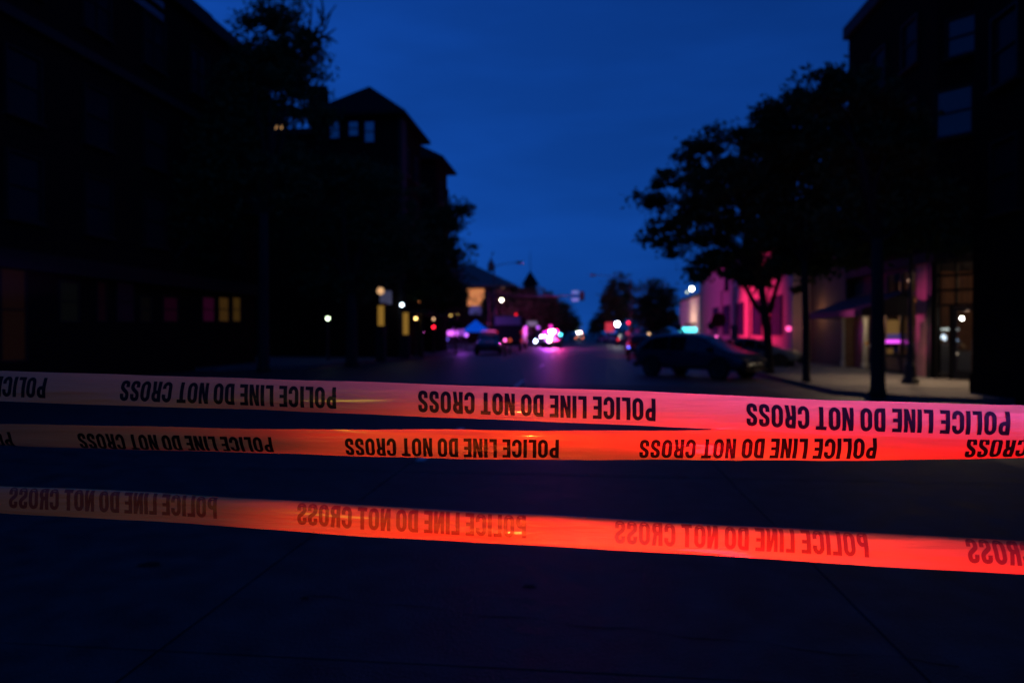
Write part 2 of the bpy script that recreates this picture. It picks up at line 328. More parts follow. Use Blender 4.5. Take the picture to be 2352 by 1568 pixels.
class Tape:
    """A 76 mm ribbon that runs along a straight taut line; s counts its printed repeats."""
    def __init__(t, pts, edges, period=.72, bend=.5, side=1, tiltsign=1, fold=None):
        A = []; B = []
        for s, x in pts:
            x -= 1176; A.append([1, s * period, -x * s * period]); B.append(x)
        t.a, t.b, t.c = np.linalg.lstsq(np.array(A), np.array(B), rcond=None)[0]
        t.D0 = 1 / math.sqrt((t.b / F) ** 2 + t.c ** 2); t.P = period; t.edges = edges; t.bend = bend; t.side = side
        t.tiltsign = tiltsign; t.cache = {}; t.fold = fold
        t.ax = (math.cos(YAW), math.sin(YAW), 0)
    def px(t, u): return 1176 + (t.a + t.b * u) / (1 + t.c * u)
    def u_of(t, px):
        x = px - 1176; return (x - t.a) / (t.b - x * t.c)
    def section(t, u):
        """profile (depth, height) from the bottom edge to the top edge at length u (metres)"""
        key = round(u, 4)
        if key in t.cache: return t.cache[key]
        px = t.px(u); D = t.D0 * (1 + t.c * u); e = t.edges
        X = [q[0] for q in e]
        top = np.interp(px, X, [q[1] for q in e]); bot = np.interp(px, X, [q[2] for q in e])
        if px > X[-1]: k = (px - X[-1]); top += k * (e[-1][1] - e[-2][1]) / (X[-1] - X[-2]); bot += k * (e[-1][2] - e[-2][2]) / (X[-1] - X[-2])
        if px < X[0]: k = (px - X[0]); top += k * (e[1][1] - e[0][1]) / (X[1] - X[0]); bot += k * (e[1][2] - e[0][2]) / (X[1] - X[0])
        w_ = .0762; n = 16
        top += .7 * math.sin(u * 7.3 + t.D0 * 40) + .4 * math.sin(u * 17.1 + t.D0 * 9); bot += .8 * math.sin(u * 6.1 + t.D0 * 70) + .35 * math.sin(u * 21.7)
        want = min((bot - top) * D / F, w_ * .997)
        bend = (t.bend(px) if callable(t.bend) else t.bend) * (1 + .30 * math.sin(u * 4.3 + t.D0 * 30)) + .16 * math.sin(u * 11.0 + t.D0 * 5)
        lo, hi = 0, 1.4
        def prof(a0):
            ys = [0]; zs = [0]
            for i in range(n):
                v = (i + .5) / n; ang = t.tiltsign * a0 + bend * (v - .5) + .07 * math.sin(v * 9 + u * 5.0 + t.D0 * 20) + .05 * math.sin(v * 16 - u * 9)
                if t.fold: ang += t.fold(px, v)
                ys.append(ys[-1] + math.sin(ang) * w_ / n); zs.append(zs[-1] + math.cos(ang) * w_ / n)
            return ys, zs
        for _ in range(30):
            m_ = (lo + hi) / 2; ys, zs = prof(m_)
            if zs[-1] > want: lo = m_
            else: hi = m_
        ys, zs = prof(lo)
        ym = sum(ys) / len(ys)
        base = (px, D, bot, ys, zs, ym)
        t.cache[key] = base
        return base
    def pos(t, u, v, off=0):
        px, D, bot, ys, zs, ym = t.section(u)
        f = min(max(v, 0), 1) * 16; i = min(int(f), 15); q = f - i
        dy = ys[i] * (1 - q) + ys[i + 1] * q - ym; dz = zs[i] * (1 - q) + zs[i + 1] * q
        ty, tz = ys[i + 1] - ys[i], zs[i + 1] - zs[i]; l = math.hypot(ty, tz)
        dy -= off * tz / l; dz += off * ty / l       # towards the camera
        # camera frame: right, forward, up
        xc = (px - 1176) / F * D; yc = D + dy; zc = -(bot - 784) / F * D + dz
        y2 = yc * math.cos(PITCH) - zc * math.sin(PITCH); z2 = yc * math.sin(PITCH) + zc * math.cos(PITCH)
        return (xc * math.cos(YAW) - y2 * math.sin(YAW), xc * math.sin(YAW) + y2 * math.cos(YAW), z2 + EYE)
    def ribbon(t, u0, u1):
        n = int((u1 - u0) / .02); mb = MB(); m = 16
        vs = [t.pos(u0 + (u1 - u0) * i / n, j / m) for i in range(n + 1) for j in range(m + 1)]
        fs = [(i * (m + 1) + j, (i + 1) * (m + 1) + j, (i + 1) * (m + 1) + j + 1, i * (m + 1) + j + 1) for i in range(n) for j in range(m)]
        mb.add(vs, fs); return mb
    def words(t, uP, width, v0, v1, mirrored, m, root):
        """One printed phrase whose P stands at uP (right end) and that runs width metres to the left."""
        tot = 0; plan = []
        for w_ in PH.split(' '):
            for ch in w_:
                plan.append((ch, tot)); tot += GL[ch][0] + .085
            tot += .20
        tot -= .285
        mb = MB(); k = width / tot
        def mp_(x, y): 
            u = uP - x * k                                # phrase reads right to left in view
            v = v0 + (v1 - v0) * (y if mirrored else 1 - y)
            return u, v
        lay = 0
        for ch, x0 in plan:
            for kd, ps in GL[ch][1]:
                lay += 1; off = .0006 + .00003 * (lay % 5)
                if kd == 'q':
                    a, b, c, d = [np.array(p) for p in ps]; n = 10; vs = []
                    for i in range(n + 1):
                        for L0, L1 in ((a, d), (b, c)):
                            p = L0 + (L1 - L0) * i / n; vs.append(t.pos(*mp_(x0 + p[0], p[1]), off))
                    mb.add(vs, [(2 * i, 2 * i + 1, 2 * i + 3, 2 * i + 2) for i in range(n)])
                else:
                    P = [np.array(p) for p in ps]; Q = [P[0]]
                    for p, q in zip(P[:-1], P[1:]):
                        d_ = np.linalg.norm(q - p)
                        if d_ < 1e-6: continue
                        s = max(1, int(d_ / .1))
                        Q += [p + (q - p) * (i + 1) / s for i in range(s)]
                    closed = np.linalg.norm(Q[0] - Q[-1]) < 1e-6; vs = []
                    for i, p in enumerate(Q):
                        if closed: d_ = Q[(i + 1) % len(Q) if i < len(Q) - 1 else 1] - Q[i - 1 if i > 0 else len(Q) - 2]
                        else: d_ = Q[min(i + 1, len(Q) - 1)] - Q[max(i - 1, 0)]
                        d_ = d_ / np.linalg.norm(d_); nn = np.array([-d_[1], d_[0]]) * H
                        for s in (1, -1):
                            p2 = p + nn * s; vs.append(t.pos(*mp_(x0 + p2[0], min(max(p2[1], 0), 1)), off))
                    mb.add(vs, [(2 * i, 2 * i + 1, 2 * i + 3, 2 * i + 2) for i in range(len(Q) - 1)])
        return mb.build('printed_phrase', m, root, smooth=False)

film = mat('tape_film', (.80, .37, .125), .24, spec=.42, noise=.12, nscale=6, bump=.30, bscale=5, trans=.30, stretch=(1.2, 1.2, 16))
_b = film.node_tree.nodes['Principled BSDF']; _b.inputs['Coat Weight'].default_value = .75; _b.inputs['Coat Roughness'].default_value = .085
ink = mat('tape_ink', (.008, .006, .006), .28, spec=.12, bump=.10, bscale=9, stretch=(1.2, 1.2, 16))
ink_thru = mat('ink_seen_through_film', (.22, .040, .018), .30, spec=.45, bump=.10, bscale=9, stretch=(1.2, 1.2, 16))

T1 = Tape([(0, 107), (1, 773), (2, 1505), (3, 2318)],
          [(0, 851, 920), (342, 863.5, 933), (804, 874, 950), (986, 882, 957), (1225, 888.5, 967), (1551, 898, 982), (1899, 914, 998), (2214, 924, 1008), (2352, 928, 1011)], bend=.75)
T2 = Tape([(0, 27), (1, 627), (2, 1282), (3, 2013)],
          [(0, 971.5, 1026), (342, 978, 1036), (804, 985, 1050), (1225, 987, 1057), (1551, 986.5, 1059), (1899, 985, 1059), (2352, 980, 1054)],
          bend=.55, tiltsign=-1, fold=lambda px, v: -.75 * max(0, .35 - v) / .35 * max(0, min(1, (760 - px) / 500)))
T3 = Tape([(0, 499), (1, 1208), (2, 1993)],
          [(0, 1111.7, 1178.4), (342, 1129.5, 1196), (804, 1155.5, 1230), (1225, 1182, 1252), (1551, 1200, 1272.5), (1899, 1222, 1290.6), (2352, 1247, 1315)],
          bend=.45, tiltsign=1, fold=lambda px, v: 1.5 * max(0, v - .74) / .26)
def tape_obj(T, label, v0, v1, mirrored, inkm, frac, ks, u0px=-500, u1px=2900):
    root = thing('barrier_tape', label, 'barrier tape', group='strands of printed barrier tape stretched across the street')
    T.ribbon(T.u_of(u0px), T.u_of(u1px)).build('tape_strip', film, root, smooth=True)
    for k in ks: T.words(k * T.P, frac * T.P, v0, v1, mirrored, inkm, root)
    return root
def fr(T, k, sx): return (k - T.u_of(sx) / T.P)
tape_obj(T1, 'topmost strand of yellow police tape, lettering upside down, lit pink to purple on the right', .150, .800, False, ink,
         (fr(T1, 1, 276) + fr(T1, 2, 962) + fr(T1, 3, 1716)) / 3, (0, 1, 2, 3, 4))
tape_obj(T2, 'middle strand of yellow police tape, lettering upside down and black, lit red', .075, .715, False, ink,
         (fr(T2, 1, 178) + fr(T2, 2, 795) + fr(T2, 3, 1470)) / 3, (0, 1, 2, 3, 4))
tape_obj(T3, 'lowest strand of yellow police tape, seen from its back with faint mirrored lettering, lit red', .225, .875, True, ink_thru,
         (fr(T3, 0, 27) + fr(T3, 1, 681) + fr(T3, 2, 1411)) / 3, (0, 1, 2, 3))

# ------------------------------------------------------------------ buildings
def window(root, c, wd, ht, normal_ang, fm=trim, pane=None, depth=.12, mull=0, sill=True, name='window'):
    """window frame (part) with pane and sill (sub-parts); c = centre on the wall face, normal_ang = heading of its outward normal"""
    o = bpy.data.objects.new(name, None)
    mb = MB(); t = .07; hw, hh = wd / 2, ht / 2
    mb.box((-hw - t, -.05, -hh - t), (-hw, depth, hh + t)); mb.box((hw, -.05, -hh - t), (hw + t, depth, hh + t))
    mb.box((-hw, -.05, hh), (hw, depth, hh + t)); mb.box((-hw, -.05, -hh - t), (hw, depth, -hh))
    for i in range(mull):
        x = -hw + wd * (i + 1) / (mull + 1); mb.box((x - .025, 0, -hh), (x + .025, depth * .7, hh))
    mb.box((-hw, 0, -.025), (hw, depth * .7, .025)) if mull != 1 or True else None
    f = mb.build(name, fm, root); f.location = c; f.rotation_euler = (0, 0, normal_ang - R(90))
    MB().add([(-hw, .02, -hh), (hw, .02, -hh), (hw, .02, hh), (-hw, .02, hh)], [(0, 3, 2, 1)]).build('pane', pane or winglass, f)
    if sill: MB().box((-hw - .12, -.04, -hh - t - .08), (hw + .12, depth + .08, -hh - t - .005)).build('sill', stone, f)
    return f
def hip(mb, x0, x1, y0, y1, ze, zr, oh=.6, ridge='auto'):
    x0 -= oh; x1 += oh; y0 -= oh; y1 += oh; r = min(x1 - x0, y1 - y0) / 2
    if x1 - x0 > y1 - y0: a, b = (x0 + r, (y0 + y1) / 2), (x1 - r, (y0 + y1) / 2)
    else: a, b = ((x0 + x1) / 2, y0 + r), ((x0 + x1) / 2, y1 - r)
    vs = [(x0, y0, ze), (x1, y0, ze), (x1, y1, ze), (x0, y1, ze), (*a, zr), (*b, zr), (x0, y0, ze - .22), (x1, y0, ze - .22), (x1, y1, ze - .22), (x0, y1, ze - .22)]
    if x1 - x0 > y1 - y0: fs = [(0, 1, 5, 4), (1, 2, 5), (2, 3, 4, 5), (3, 0, 4)]
    else: fs = [(0, 1, 4), (1, 2, 5, 4), (2, 3, 5), (3, 0, 4, 5)]
    fs += [(0, 6, 7, 1), (1, 7, 8, 2), (2, 8, 9, 3), (3, 9, 6, 0), (6, 9, 8, 7)]
    return mb.add(vs, fs)

# --- near left building, street front at x = -17
XA = -17.0
A = thing('brick_building', 'tall dark building filling the left edge of the street, flat roof', 'building')
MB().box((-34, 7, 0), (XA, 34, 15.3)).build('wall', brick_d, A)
MB().box((-34, 6.7, 15.303), (XA + .35, 29.4, 15.95)).build('cornice', trim, A)
MB().box((-34, 29.41, 15.303), (XA + .35, 34.3, 15.88)).build('cornice', trim, A)
MB().box((XA + .003, 7, 11.0), (XA + .22, 34.1, 11.32)).build('belt_course', stone, A)
for z in (13.15, 9.2, 6.1):
    for j in range(8):
        window(A, (XA + .003, 9.6 + j * 3.2, z), 1.25, 1.9, 0, mull=1 if z > 12 else 0)
c0 = atx(340, 12, XA + .12)
for dz in (-.22, -.08, .30, .42):
    MB().box((XA + .13, c0[1] - 1.6, c0[2] + dz), (XA + .20, c0[1] + .9, c0[2] + dz + .05)).build('metal_louvre', palem, A)
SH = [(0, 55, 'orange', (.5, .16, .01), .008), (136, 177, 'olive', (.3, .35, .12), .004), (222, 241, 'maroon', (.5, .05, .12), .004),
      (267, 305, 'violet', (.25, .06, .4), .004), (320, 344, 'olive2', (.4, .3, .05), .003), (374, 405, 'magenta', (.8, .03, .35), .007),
      (464, 490, 'magenta2', (.9, .05, .45), .016), (501, 523, 'amber', (.9, .42, .08), .035), (533, 550, 'amber2', (.9, .45, .08), .035)]  # magenta panes glow in place of reflections in the glass
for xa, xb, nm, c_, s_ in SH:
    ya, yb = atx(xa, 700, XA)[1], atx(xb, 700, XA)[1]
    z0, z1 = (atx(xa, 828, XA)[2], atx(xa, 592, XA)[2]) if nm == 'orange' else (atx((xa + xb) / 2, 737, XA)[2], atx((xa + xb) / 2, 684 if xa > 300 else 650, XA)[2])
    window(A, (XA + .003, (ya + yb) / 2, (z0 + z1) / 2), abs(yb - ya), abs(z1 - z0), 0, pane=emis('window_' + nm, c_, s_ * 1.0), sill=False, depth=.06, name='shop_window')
MB().box((XA + .003, 8, 3.55), (XA + .5, 33.6, 4.1)).build('shop_fascia', trim, A)

# --- apartment house with pyramid roof
B = thing('apartment_house', 'tall brick apartment house with a pointed hip roof and chimney above the left trees', 'building')
ze = 15.2
pB = atx(930, 252, -11.0)
ze = pB[2]; yB = pB[1]; pB2 = atx(989, 313, -11.0)
x0B, x1B, y0B, y1B = -17.0, -11.6, yB + .6, pB2[1] - .6
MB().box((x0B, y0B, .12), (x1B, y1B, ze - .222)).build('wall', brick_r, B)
rf = hip(MB(), x0B, x1B, y0B, y1B, ze, at(836, 199, 44.8)[2], .6).build('roof', roofm, B)
cc = at(729, 222, y0B + 2.5)
MB().box((cc[0] - .55, y0B + 2.2, ze + .1), (cc[0] + .55, y0B + 3.2, cc[2] + .62)).build('chimney', brick_d, rf)
MB().box((x0B - 9, y0B + .8, .12), (x0B - .003, y1B + 4, ze - 1.0)).build('wall', brick_r, B)
MB().box((x0B - 9.3, y0B + .5, ze - .997), (x0B - .31, y1B + 4.3, ze - .6)).build('roof_edge', trim, B)
MB().box((x1B + .003, y0B - .02, .12), (x1B + .25, y0B + 1.1, ze - .3)).build('corner_pilaster', stone, B)
for px, py, h in ((769, 299, 1.05), (812, 296, .9), (849, 303, 1.3)):
    c = at(px, py, y0B - .003); window(B, (c[0], y0B - .003, c[2]), .62, h, R(-90), pane=glass('bright_sky_glass', refl=.55))
for px, py in ((772, 402), (849, 402)):
    c = at(px, py, y0B - .003); window(B, (c[0], y0B - .003, c[2]), .62, 1.1, R(-90), pane=glass('sky_glass', refl=.22))
c = at(640, 300, y0B + .8); window(B, (c[0], y0B + .797, c[2]), .75, .62, R(-90), pane=emis('warm_window', (1, .52, .20), .75), sill=False)
for z in (12.9, 9.8, 6.8):
    for y in (y0B + 2, y0B + 4.4): window(B, (x1B + .003, y, z), .9, 1.6, 0)
for y in (y0B + 1.2, y0B + 4.6):
    MB().box((x1B + .26, y, 2.9), (x1B + 1.6, y + 2.4, 3.15)).build('entrance_canopy', trim, B)
# --- wing farther along
C = thing('apartment_wing', 'brick wing with overhanging hip roof just beyond the pyramid roofed house', 'building')
pC = atx(1019, 358, -11.0); pC2 = atx(1050, 397, -11.0)
x0, x1, y0, y1, zc = -19, -11.75, pC[1] + .7, pC2[1] - .7, pC[2]
MB().box((x0, y0, .12), (x1, y1, zc - .223)).build('wall', brick_r, C)
hip(MB(), x0, x1, y0, y1, zc, zc + 1.9, .72).build('roof', roofm, C)
MB().box((x0, y1B + .003, .12), (x1 - 1.6, y0 - .003, zc - 3.2)).build('link_wall', brick_d, C)
for z in (13.2, 10.1, 7.0):
    for y in (y0 + 1.6, y0 + 4.0): window(C, (x1 + .003, y, z), .9, 1.6, 0)
# canted bays with lit globe and amber entrance columns at street level
def globe_lamp(px, py, X=None, Y=None, r=.16, c=(1, .6, .3), s=6, label='', name='wall_lamp', cat='lamp', bracket=True, group=None):
    p = atx(px, py, X) if X is not None else at(px, py, Y)
    t = thing(name, label, cat, tuple(p), group=group)
    MB().sphere((0, 0, 0), r, 12, 8).build('globe', emis(name + label[:14], c, s), t, smooth=True)
    if bracket:
        MB().lathe([(r * .35, r * .9), (r * .55, r * 1.0), (r * .5, r * 1.25), (r * .15, r * 1.35)], 10).build('lamp_cap', metal_d, t)
        b = MB().box((-.03, .0, r * 1.25), (.03, .35, r * 1.4)) if X is None else MB().box((-.4 if X < 0 else 0, -.03, r * 1.25), (0 if X < 0 else .4, .03, r * 1.4))
        b.build('bracket', metal_d, t)
    return t
def post_lamp(px, py, Y=None, X=None, r=.14, c=(1, .95, .7), s=15, label='', group=None, z0=.12):
    p = atx(px, py, X) if X is not None else at(px, py, Y)
    t = thing('street_lamp', label, 'street lamp', (p[0], p[1], z0), group=group)
    h = p[2] - z0
    MB().tube([(0, 0, 0), (0, 0, .25), (0, 0, .3), (0, 0, h - r)], [.13, .12, .06, .045], 10).build('post', metal_d, t)
    MB().sphere((0, 0, h), r, 12, 8).build('globe', emis('post' + label[:16], c, s), t, smooth=True)
    MB().lathe([(r * .9, h + r * .75), (r * .5, h + r * 1.2), (.02, h + r * 1.5)], 12).build('lamp_cap', metal_d, t)
    return t
globe_lamp(874, 668, X=-11.1, r=.20, c=(1, .55, .25), s=.8, label='dim orange globe lamp above the entrance of the pointed roof house')
sg = at(886, 684, 40.5); tsg = thing('hanging_sign', 'pale square sign on the house front beside the orange globe', 'sign', tuple(sg))
MB().box((-.35, -.05, -.38), (.35, .05, .42)).build('sign_board', mat('sign_pale', (.35, .35, .45), .6, emit=(.3, .3, .5), es=.12), tsg)
MB().box((-.36, .06, .43), (.36, .12, .47)).build('sign_bracket', metal_d, tsg)
for px, y0_, y1_, i in ((875, 702, 748, 0), (932, 718, 768, 1)):
    a = atx(px, y1_, -10.9); b = atx(px, y0_, -10.9)
    tt = thing('entrance_column', ('nearer' if i == 0 else 'farther') + ' amber lit column at the left pavement entrance', 'column', (a[0], a[1], .12), group='amber lit entrance columns')
    z0_, z1_ = a[2] - .12, b[2] - .12
    MB().box((-.24, -.24, 0), (.24, .24, z0_)).build('plinth', stone, tt)
    MB().box((-.13, -.13, z0_), (.13, .13, z1_)).build('shaft', emis('amber_glow_shaft', (.95, .50, .08), .24), tt)  # amber light put into the shaft as its own glow
    MB().box((-.26, -.26, z1_), (.26, .26, z1_ + .15)).build('capital', trim, tt)

# --- far green roofed building with an orange lit wall
G = thing('corner_building', 'far building with green hipped roof and wall glowing orange', 'building')
y0 = 100.0
cl = at(1040, 655, y0); crr = at(1190, 655, y0); rg = at(1100, 606, y0 + 7)
MB().box((cl[0] - 8, y0, .12), (crr[0] - 1, y0 + 14, crr[2] - .23)).build('wall', brick_d, G)
hip(MB(), cl[0] - 8, crr[0] - 1, y0, y0 + 14, crr[2], rg[2], .8).build('roof', roofg, G)
a = at(1073, 702, y0 - .05); b = at(1112, 663, y0 - .05)
MB().box((a[0], y0 - .15, a[2]), (b[0], y0 - .003, b[2])).build('glowing_wall', mat('orange_wall_glow', (.7, .35, .15), .8, emit=(1, .37, .09), es=.52), G)  # light on the wall put in as its own glow
a2 = at(1078, 722, y0 - .05)
MB().box((a2[0], y0 - .12, a2[2]), (b[0] - .4, y0 - .003, a[2] - .05)).build('blue_fascia', mat('blue_fascia', (.25, .3, .5), .6, emit=(.2, .28, .6), es=.10), G)  # likewise a faint blue glow put into the fascia
fn = at(1128, 598, y0 + 7)
MB().lathe([(.55, rg[2] - 1.2), (.55, rg[2]), (.3, rg[2] + .3), (.05, fn[2] + .5)], 8, (fn[0], fn[1], 0)).build('turret', roofg, G)
# --- far church with steeple
S = thing('church', 'far dark church with pointed steeple beyond the left trees', 'church')
y0 = 140.0; st = at(1218, 622, y0); sb = at(1218, 655, y0); sw = at(1200, 660, y0)
MB().box((st[0] - 1.2, y0 - 1.2, 0), (st[0] + 1.2, y0 + 1.2, sb[2])).build('tower', stone, S)
MB().lathe([(1.9, sb[2] + .003), (.9, sb[2] + 1.6), (.06, st[2]), (.04, st[2] + 4)], 4, (st[0], y0, 0)).build('spire', roofm, S)
MB().box((st[0] - 14, y0 + 1.22, 0), (st[0] + 4, y0 + 18, sb[2] - 2)).build('nave', stone, S)

# --- pink lit building, street front at x = 11
PX = 11.0
K = thing('shop_building', 'low pale stucco building lit hot pink by police lights on the right', 'building')
yn, yf = 37.5, atx(1607, 700, PX)[1]; zt = 7.2
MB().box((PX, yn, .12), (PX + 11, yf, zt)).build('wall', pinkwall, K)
MB().box((PX - .18, yn - .1, zt + .003), (PX + 11.2, yf + .1, zt + .3)).build('parapet', stone, K)
ybs = []
for px in (1645, 1670, 1701, 1740, 1785):
    yy = atx(px, 700, PX)[1]; ybs.append(yy)
    window(K, (PX - .003, yy, 2.65), 2.0, 2.15, R(180), fm=mat('violet_frame', (.05, .035, .09), .7, spec=.1), pane=mat('dark_violet_glass', (.022, .03, .13), .6, spec=.1), depth=.10, mull=2, sill=False)  # panes and frames coloured dark violet
for j in range(len(ybs) - 1):
    yy = (ybs[j] + ybs[j + 1]) / 2
    MB().box((PX - .12, yy - .45, .13), (PX - .003, yy + .45, 5.0)).build('pilaster', pinkwall, K)
for yy in ybs[1:4]:
    window(K, (PX - .003, yy, 5.5), .9, .9, R(180), fm=mat('violet_frame', (.1, .1, .1)), depth=.1)
# --- pale lit building beyond with cyan sign
Q = thing('lit_shop', 'small shop with warm lit pale front beyond the pink building', 'building')
qx = 11.9; ya = atx(1606, 700, qx)[1]; yb = atx(1561, 700, qx)[1]
MB().box((qx, ya, .12), (qx + 9, yb, 5.5)).build('wall', palewall, Q)
MB().box((qx - .1, ya - .1, 5.503), (qx + 9, yb + .1, 5.8)).build('parapet', trim, Q)
MB().box((qx - .25, ya + 2, 2.5), (qx - .003, yb - 6, 2.75)).build('ledge', stone, Q)
for yy in (ya + 3, ya + 7, ya + 11): MB().box((qx - .06, yy, .13), (qx - .003, yy + 1.4, 2.3)).build('door', trim, Q)
a = at(1561, 762, 70); b = at(1600, 752, 70)
sgn = thing('cyan_sign', 'bright cyan light box sign low in front of the pale lit shop', 'sign', ((a[0] + b[0]) / 2, 70, .12))
wd = (b[0] - a[0]) / 2
MB().box((-wd, -.08, a[2] - .12), (wd, .08, b[2] - .12)).build('light_box', emis('cyan', (.08, .85, 1.0), 3.2), sgn, mods=.03)
MB().box((-wd, -.05, 0), (-wd + .1, .05, a[2] - .123)).build('post', metal_d, sgn); MB().box((wd - .1, -.05, 0), (wd, .05, a[2] - .123)).build('post', metal_d, sgn)
lamp('POINT', 'shop_front_lamp', (10.2, 76, 3.2), 260, (1, .66, .42), size=.15)
globe_lamp(1589, 663, X=11.55, r=.20, c=(1, 1, .92), s=18, label='bright white wall lamp at the roof edge of the lit shop')
globe_lamp(1578, 671, X=11.55, r=.11, c=(.75, .9, .5), s=2.5, label='small dim greenish lamp left of the bright white wall lamp')

# --- right hand brick building with glazed ground floor and canted corner
RX = 11.9
M = thing('brick_building', 'four storey dark brick building with shop on the right, canted corner', 'building')
y1 = atx(1948, 300, RX)[1]; yc = 24.6; zt = 14.9
can = [(RX, yc), (RX + 3.6, yc - 3.6)]
up = MB(); up.prism([(RX, y1), (RX, yc), can[1], (RX + 14, yc - 3.6), (RX + 14, y1)], 4.45, zt); up.build('wall', brick_d, M)
MB().prism([(RX - .22, y1 + .1), (RX - .22, yc - .1), (can[1][0] - .1, can[1][1] - .25), (RX + 14, yc - 3.9), (RX + 14, y1 + .1)], zt + .003, zt + .55).build('cornice', trim, M)
MB().prism([(RX - .10, y1), (RX - .10, yc - .04), (can[1][0] - .04, can[1][1] - .12), (RX + 14, yc - 3.72), (RX + 14, y1)], 4.10, 4.447).build('shop_fascia', stone, M)
cang = R(225)
def on_cant(t, off=0): return RX + t * math.sqrt(.5) - off * math.sqrt(.5), yc - t * math.sqrt(.5) - off * math.sqrt(.5)
def cant_from_px(px):
    r = ray(px, 400); # intersect x = RX+k, y = yc-k
    s = (RX + yc) / (r[0] + r[1]); return (r[0] * s - RX) * math.sqrt(2)
for (pa, pb, ya_, yb_) in ((2176, 2238, 45, 122), (2152, 2232, 210, 306)):
    ta, tb = cant_from_px(pa), cant_from_px(pb); tm = (ta + tb) / 2; x, y = on_cant(tm)
    rr = ray((pa + pb) / 2, (ya_ + yb_) / 2); zz = EYE + rr[2] * y / rr[1]; hh = (yb_ - ya_) / F * y * 1.02
    window(M, (x, y, zz), max(.7, tb - ta), hh, cang, pane=glass('dull_glass', refl=.10, tintc=(.03, .04, .05)))
for t_ in (3.2, ): 
    for zz in (6.6, 9.3, 12.3):
        x, y = on_cant(t_); window(M, (x, y, zz), 1.1, 1.5, cang)
for zz in (6.4, 9.2, 12.2):
    for yy in (26.4, 29.0): window(M, (RX - .003, yy, zz), 1.1, 1.6, R(180), pane=glass('dim_glass', refl=.012, graze=.10))
# ground floor: recessed brick bays, columns, glazing
wm = mat('warm_brown_brick', (.17, .09, .065), .9, noise=.3, nscale=8, bump=.2)
MB().box((RX + .3, y1 - 3.4, .12), (RX + .6, y1, 4.09)).build('wall', wm, M)
yp = lambda px: atx(px, 700, RX)[1]
MB().box((RX + .0, yp(2130), .12), (RX + .35, yp(2104), 4.09)).build('pier', mat('pink_plaster', (.50, .22, .24), .8, noise=.2, nscale=3), M)
MB().box((RX - .05, yp(2142), .12), (RX + .28, yp(2131), 4.09)).build('mullion', trim, M)
shopf = MB()
ya_, yb_ = yp(2102), yp(2031)
for z in (.12, .75, 3.05, 3.95):
    shopf.box((RX + .05, ya_, z), (RX + .17, yb_, z + .10))
for yy in (yb_ - .1, (ya_ + yb_) / 2 - .1): shopf.box((RX + .06, yy, .22), (RX + .16, yy + .1, 3.95))
shopf.build('shop_window_frame', trim, M)
MB().add([(RX + .10, ya_, .85), (RX + .10, yb_, .85), (RX + .10, yb_, 4.0), (RX + .10, ya_, 4.0)], [(0, 1, 2, 3)]).build('shop_pane', shopglass, M)
MB().box((RX + .07, ya_, .22), (RX + .3, yb_, .74)).build('stall_riser', wm, M)
# entrance on the canted corner
def cbox(mb, t0, t1, z0, z1, o0=-.06, o1=.06):
    mb.box((t0, -o1, z0), (t1, -o0, z1), R(-45), (RX, yc, 0))
en = MB()
tA, tB = .12, 1.42
for z in (2.55, 3.05, 3.55, 4.0): cbox(en, 0.02, 1.75, z, z + .08)
for t_ in (0.02, .44, 1.30, 1.72): cbox(en, t_, t_ + .08, .12, 2.55)
for t_ in (0.02, .60, 1.18, 1.72): cbox(en, t_, t_ + .06, 2.63, 4.0)
en.build('entrance_frame', trim, M)
dr = MB()
cbox(dr, .54, .64, .14, 2.52, -.03, .03); cbox(dr, 1.18, 1.28, .14, 2.52, -.03, .03); cbox(dr, .64, 1.18, .14, .42, -.03, .03); cbox(dr, .64, 1.18, 2.40, 2.52, -.03, .03)
door = dr.build('door', metal_d, M)
hb = MB(); cbox(hb, 1.12, 1.15, .95, 1.45, .07, .10); hb.build('handle', palem, door)
pg = MB(); pg.add([(RX + t * .7071, yc - t * .7071, z) for t, z in ((.1, .14), (1.72, .14), (1.72, 4.0), (.1, 4.0))], [(0, 1, 2, 3)]); pg.build('entrance_pane', shopglass, M)
pr2 = MB(); cbox(pr2, 1.80, 5.05, .12, 4.09, -.3, .05); pr2.build('corner_wall', brick_d, M)
# shop room
room = MB()
room.add([(RX + .7, 24.3, .13), (RX + 7, 18.9, .13), (RX + 7, y1 - 3.5, .13), (RX + .7, y1 - 3.5, .13)], [(0, 1, 2, 3)])
room.build('shop_floor', mat('wood_floor', (.14, .08, .05), .5, noise=.3), M)
MB().box((RX + 5.2, 19.5, .14), (RX + 5.4, y1 - 3.5, 4.3)).build('back_wall', mat('shop_wall', (.30, .15, .09), .8, noise=.4, nscale=2), M)
MB().box((RX + .7, y1 - 3.6, .14), (RX + 5.2, y1 - 3.45, 4.3)).build('side_wall', mat('shop_wall', (.3, .15, .09)), M)
MB().box((RX + .62, 22, 4.15), (RX + 5.2, y1 - 3.5, 4.3)).build('ceiling', trim, M)
lamp('POINT', 'shop_room_lamp', (RX + 3.2, 25.6, 3.5), 30, (1, .62, .35), size=.15)
lamp('POINT', 'shop_back_lamp', (RX + 4.2, 23.2, 2.6), 14, (.8, .9, 1.0), size=.15)
for z in (1.0, 1.6, 2.2, 2.8):
    MB().box((RX + 4.9, 20.5, z), (RX + 5.19, y1 - 3.7, z + .04)).build('shelf', metal_d, M)
    g_ = MB(); yy = 20.7
    while yy < y1 - 4:
        h_ = random.uniform(.14, .36); g_.lathe([(.05, z + .045), (.05, z + .045 + h_ * .6), (.02, z + .045 + h_ * .75), (.02, z + .045 + h_)], 7, (RX + 5.03, yy, 0)); yy += random.uniform(.13, .42)
    g_.build('shelf_goods', mat('goods%d' % int(z), [(.5, .3, .1), (.35, .4, .45), (.6, .55, .5), (.4, .12, .1)][int(z * 2) % 4], .25), M, smooth=True, kind='stuff')
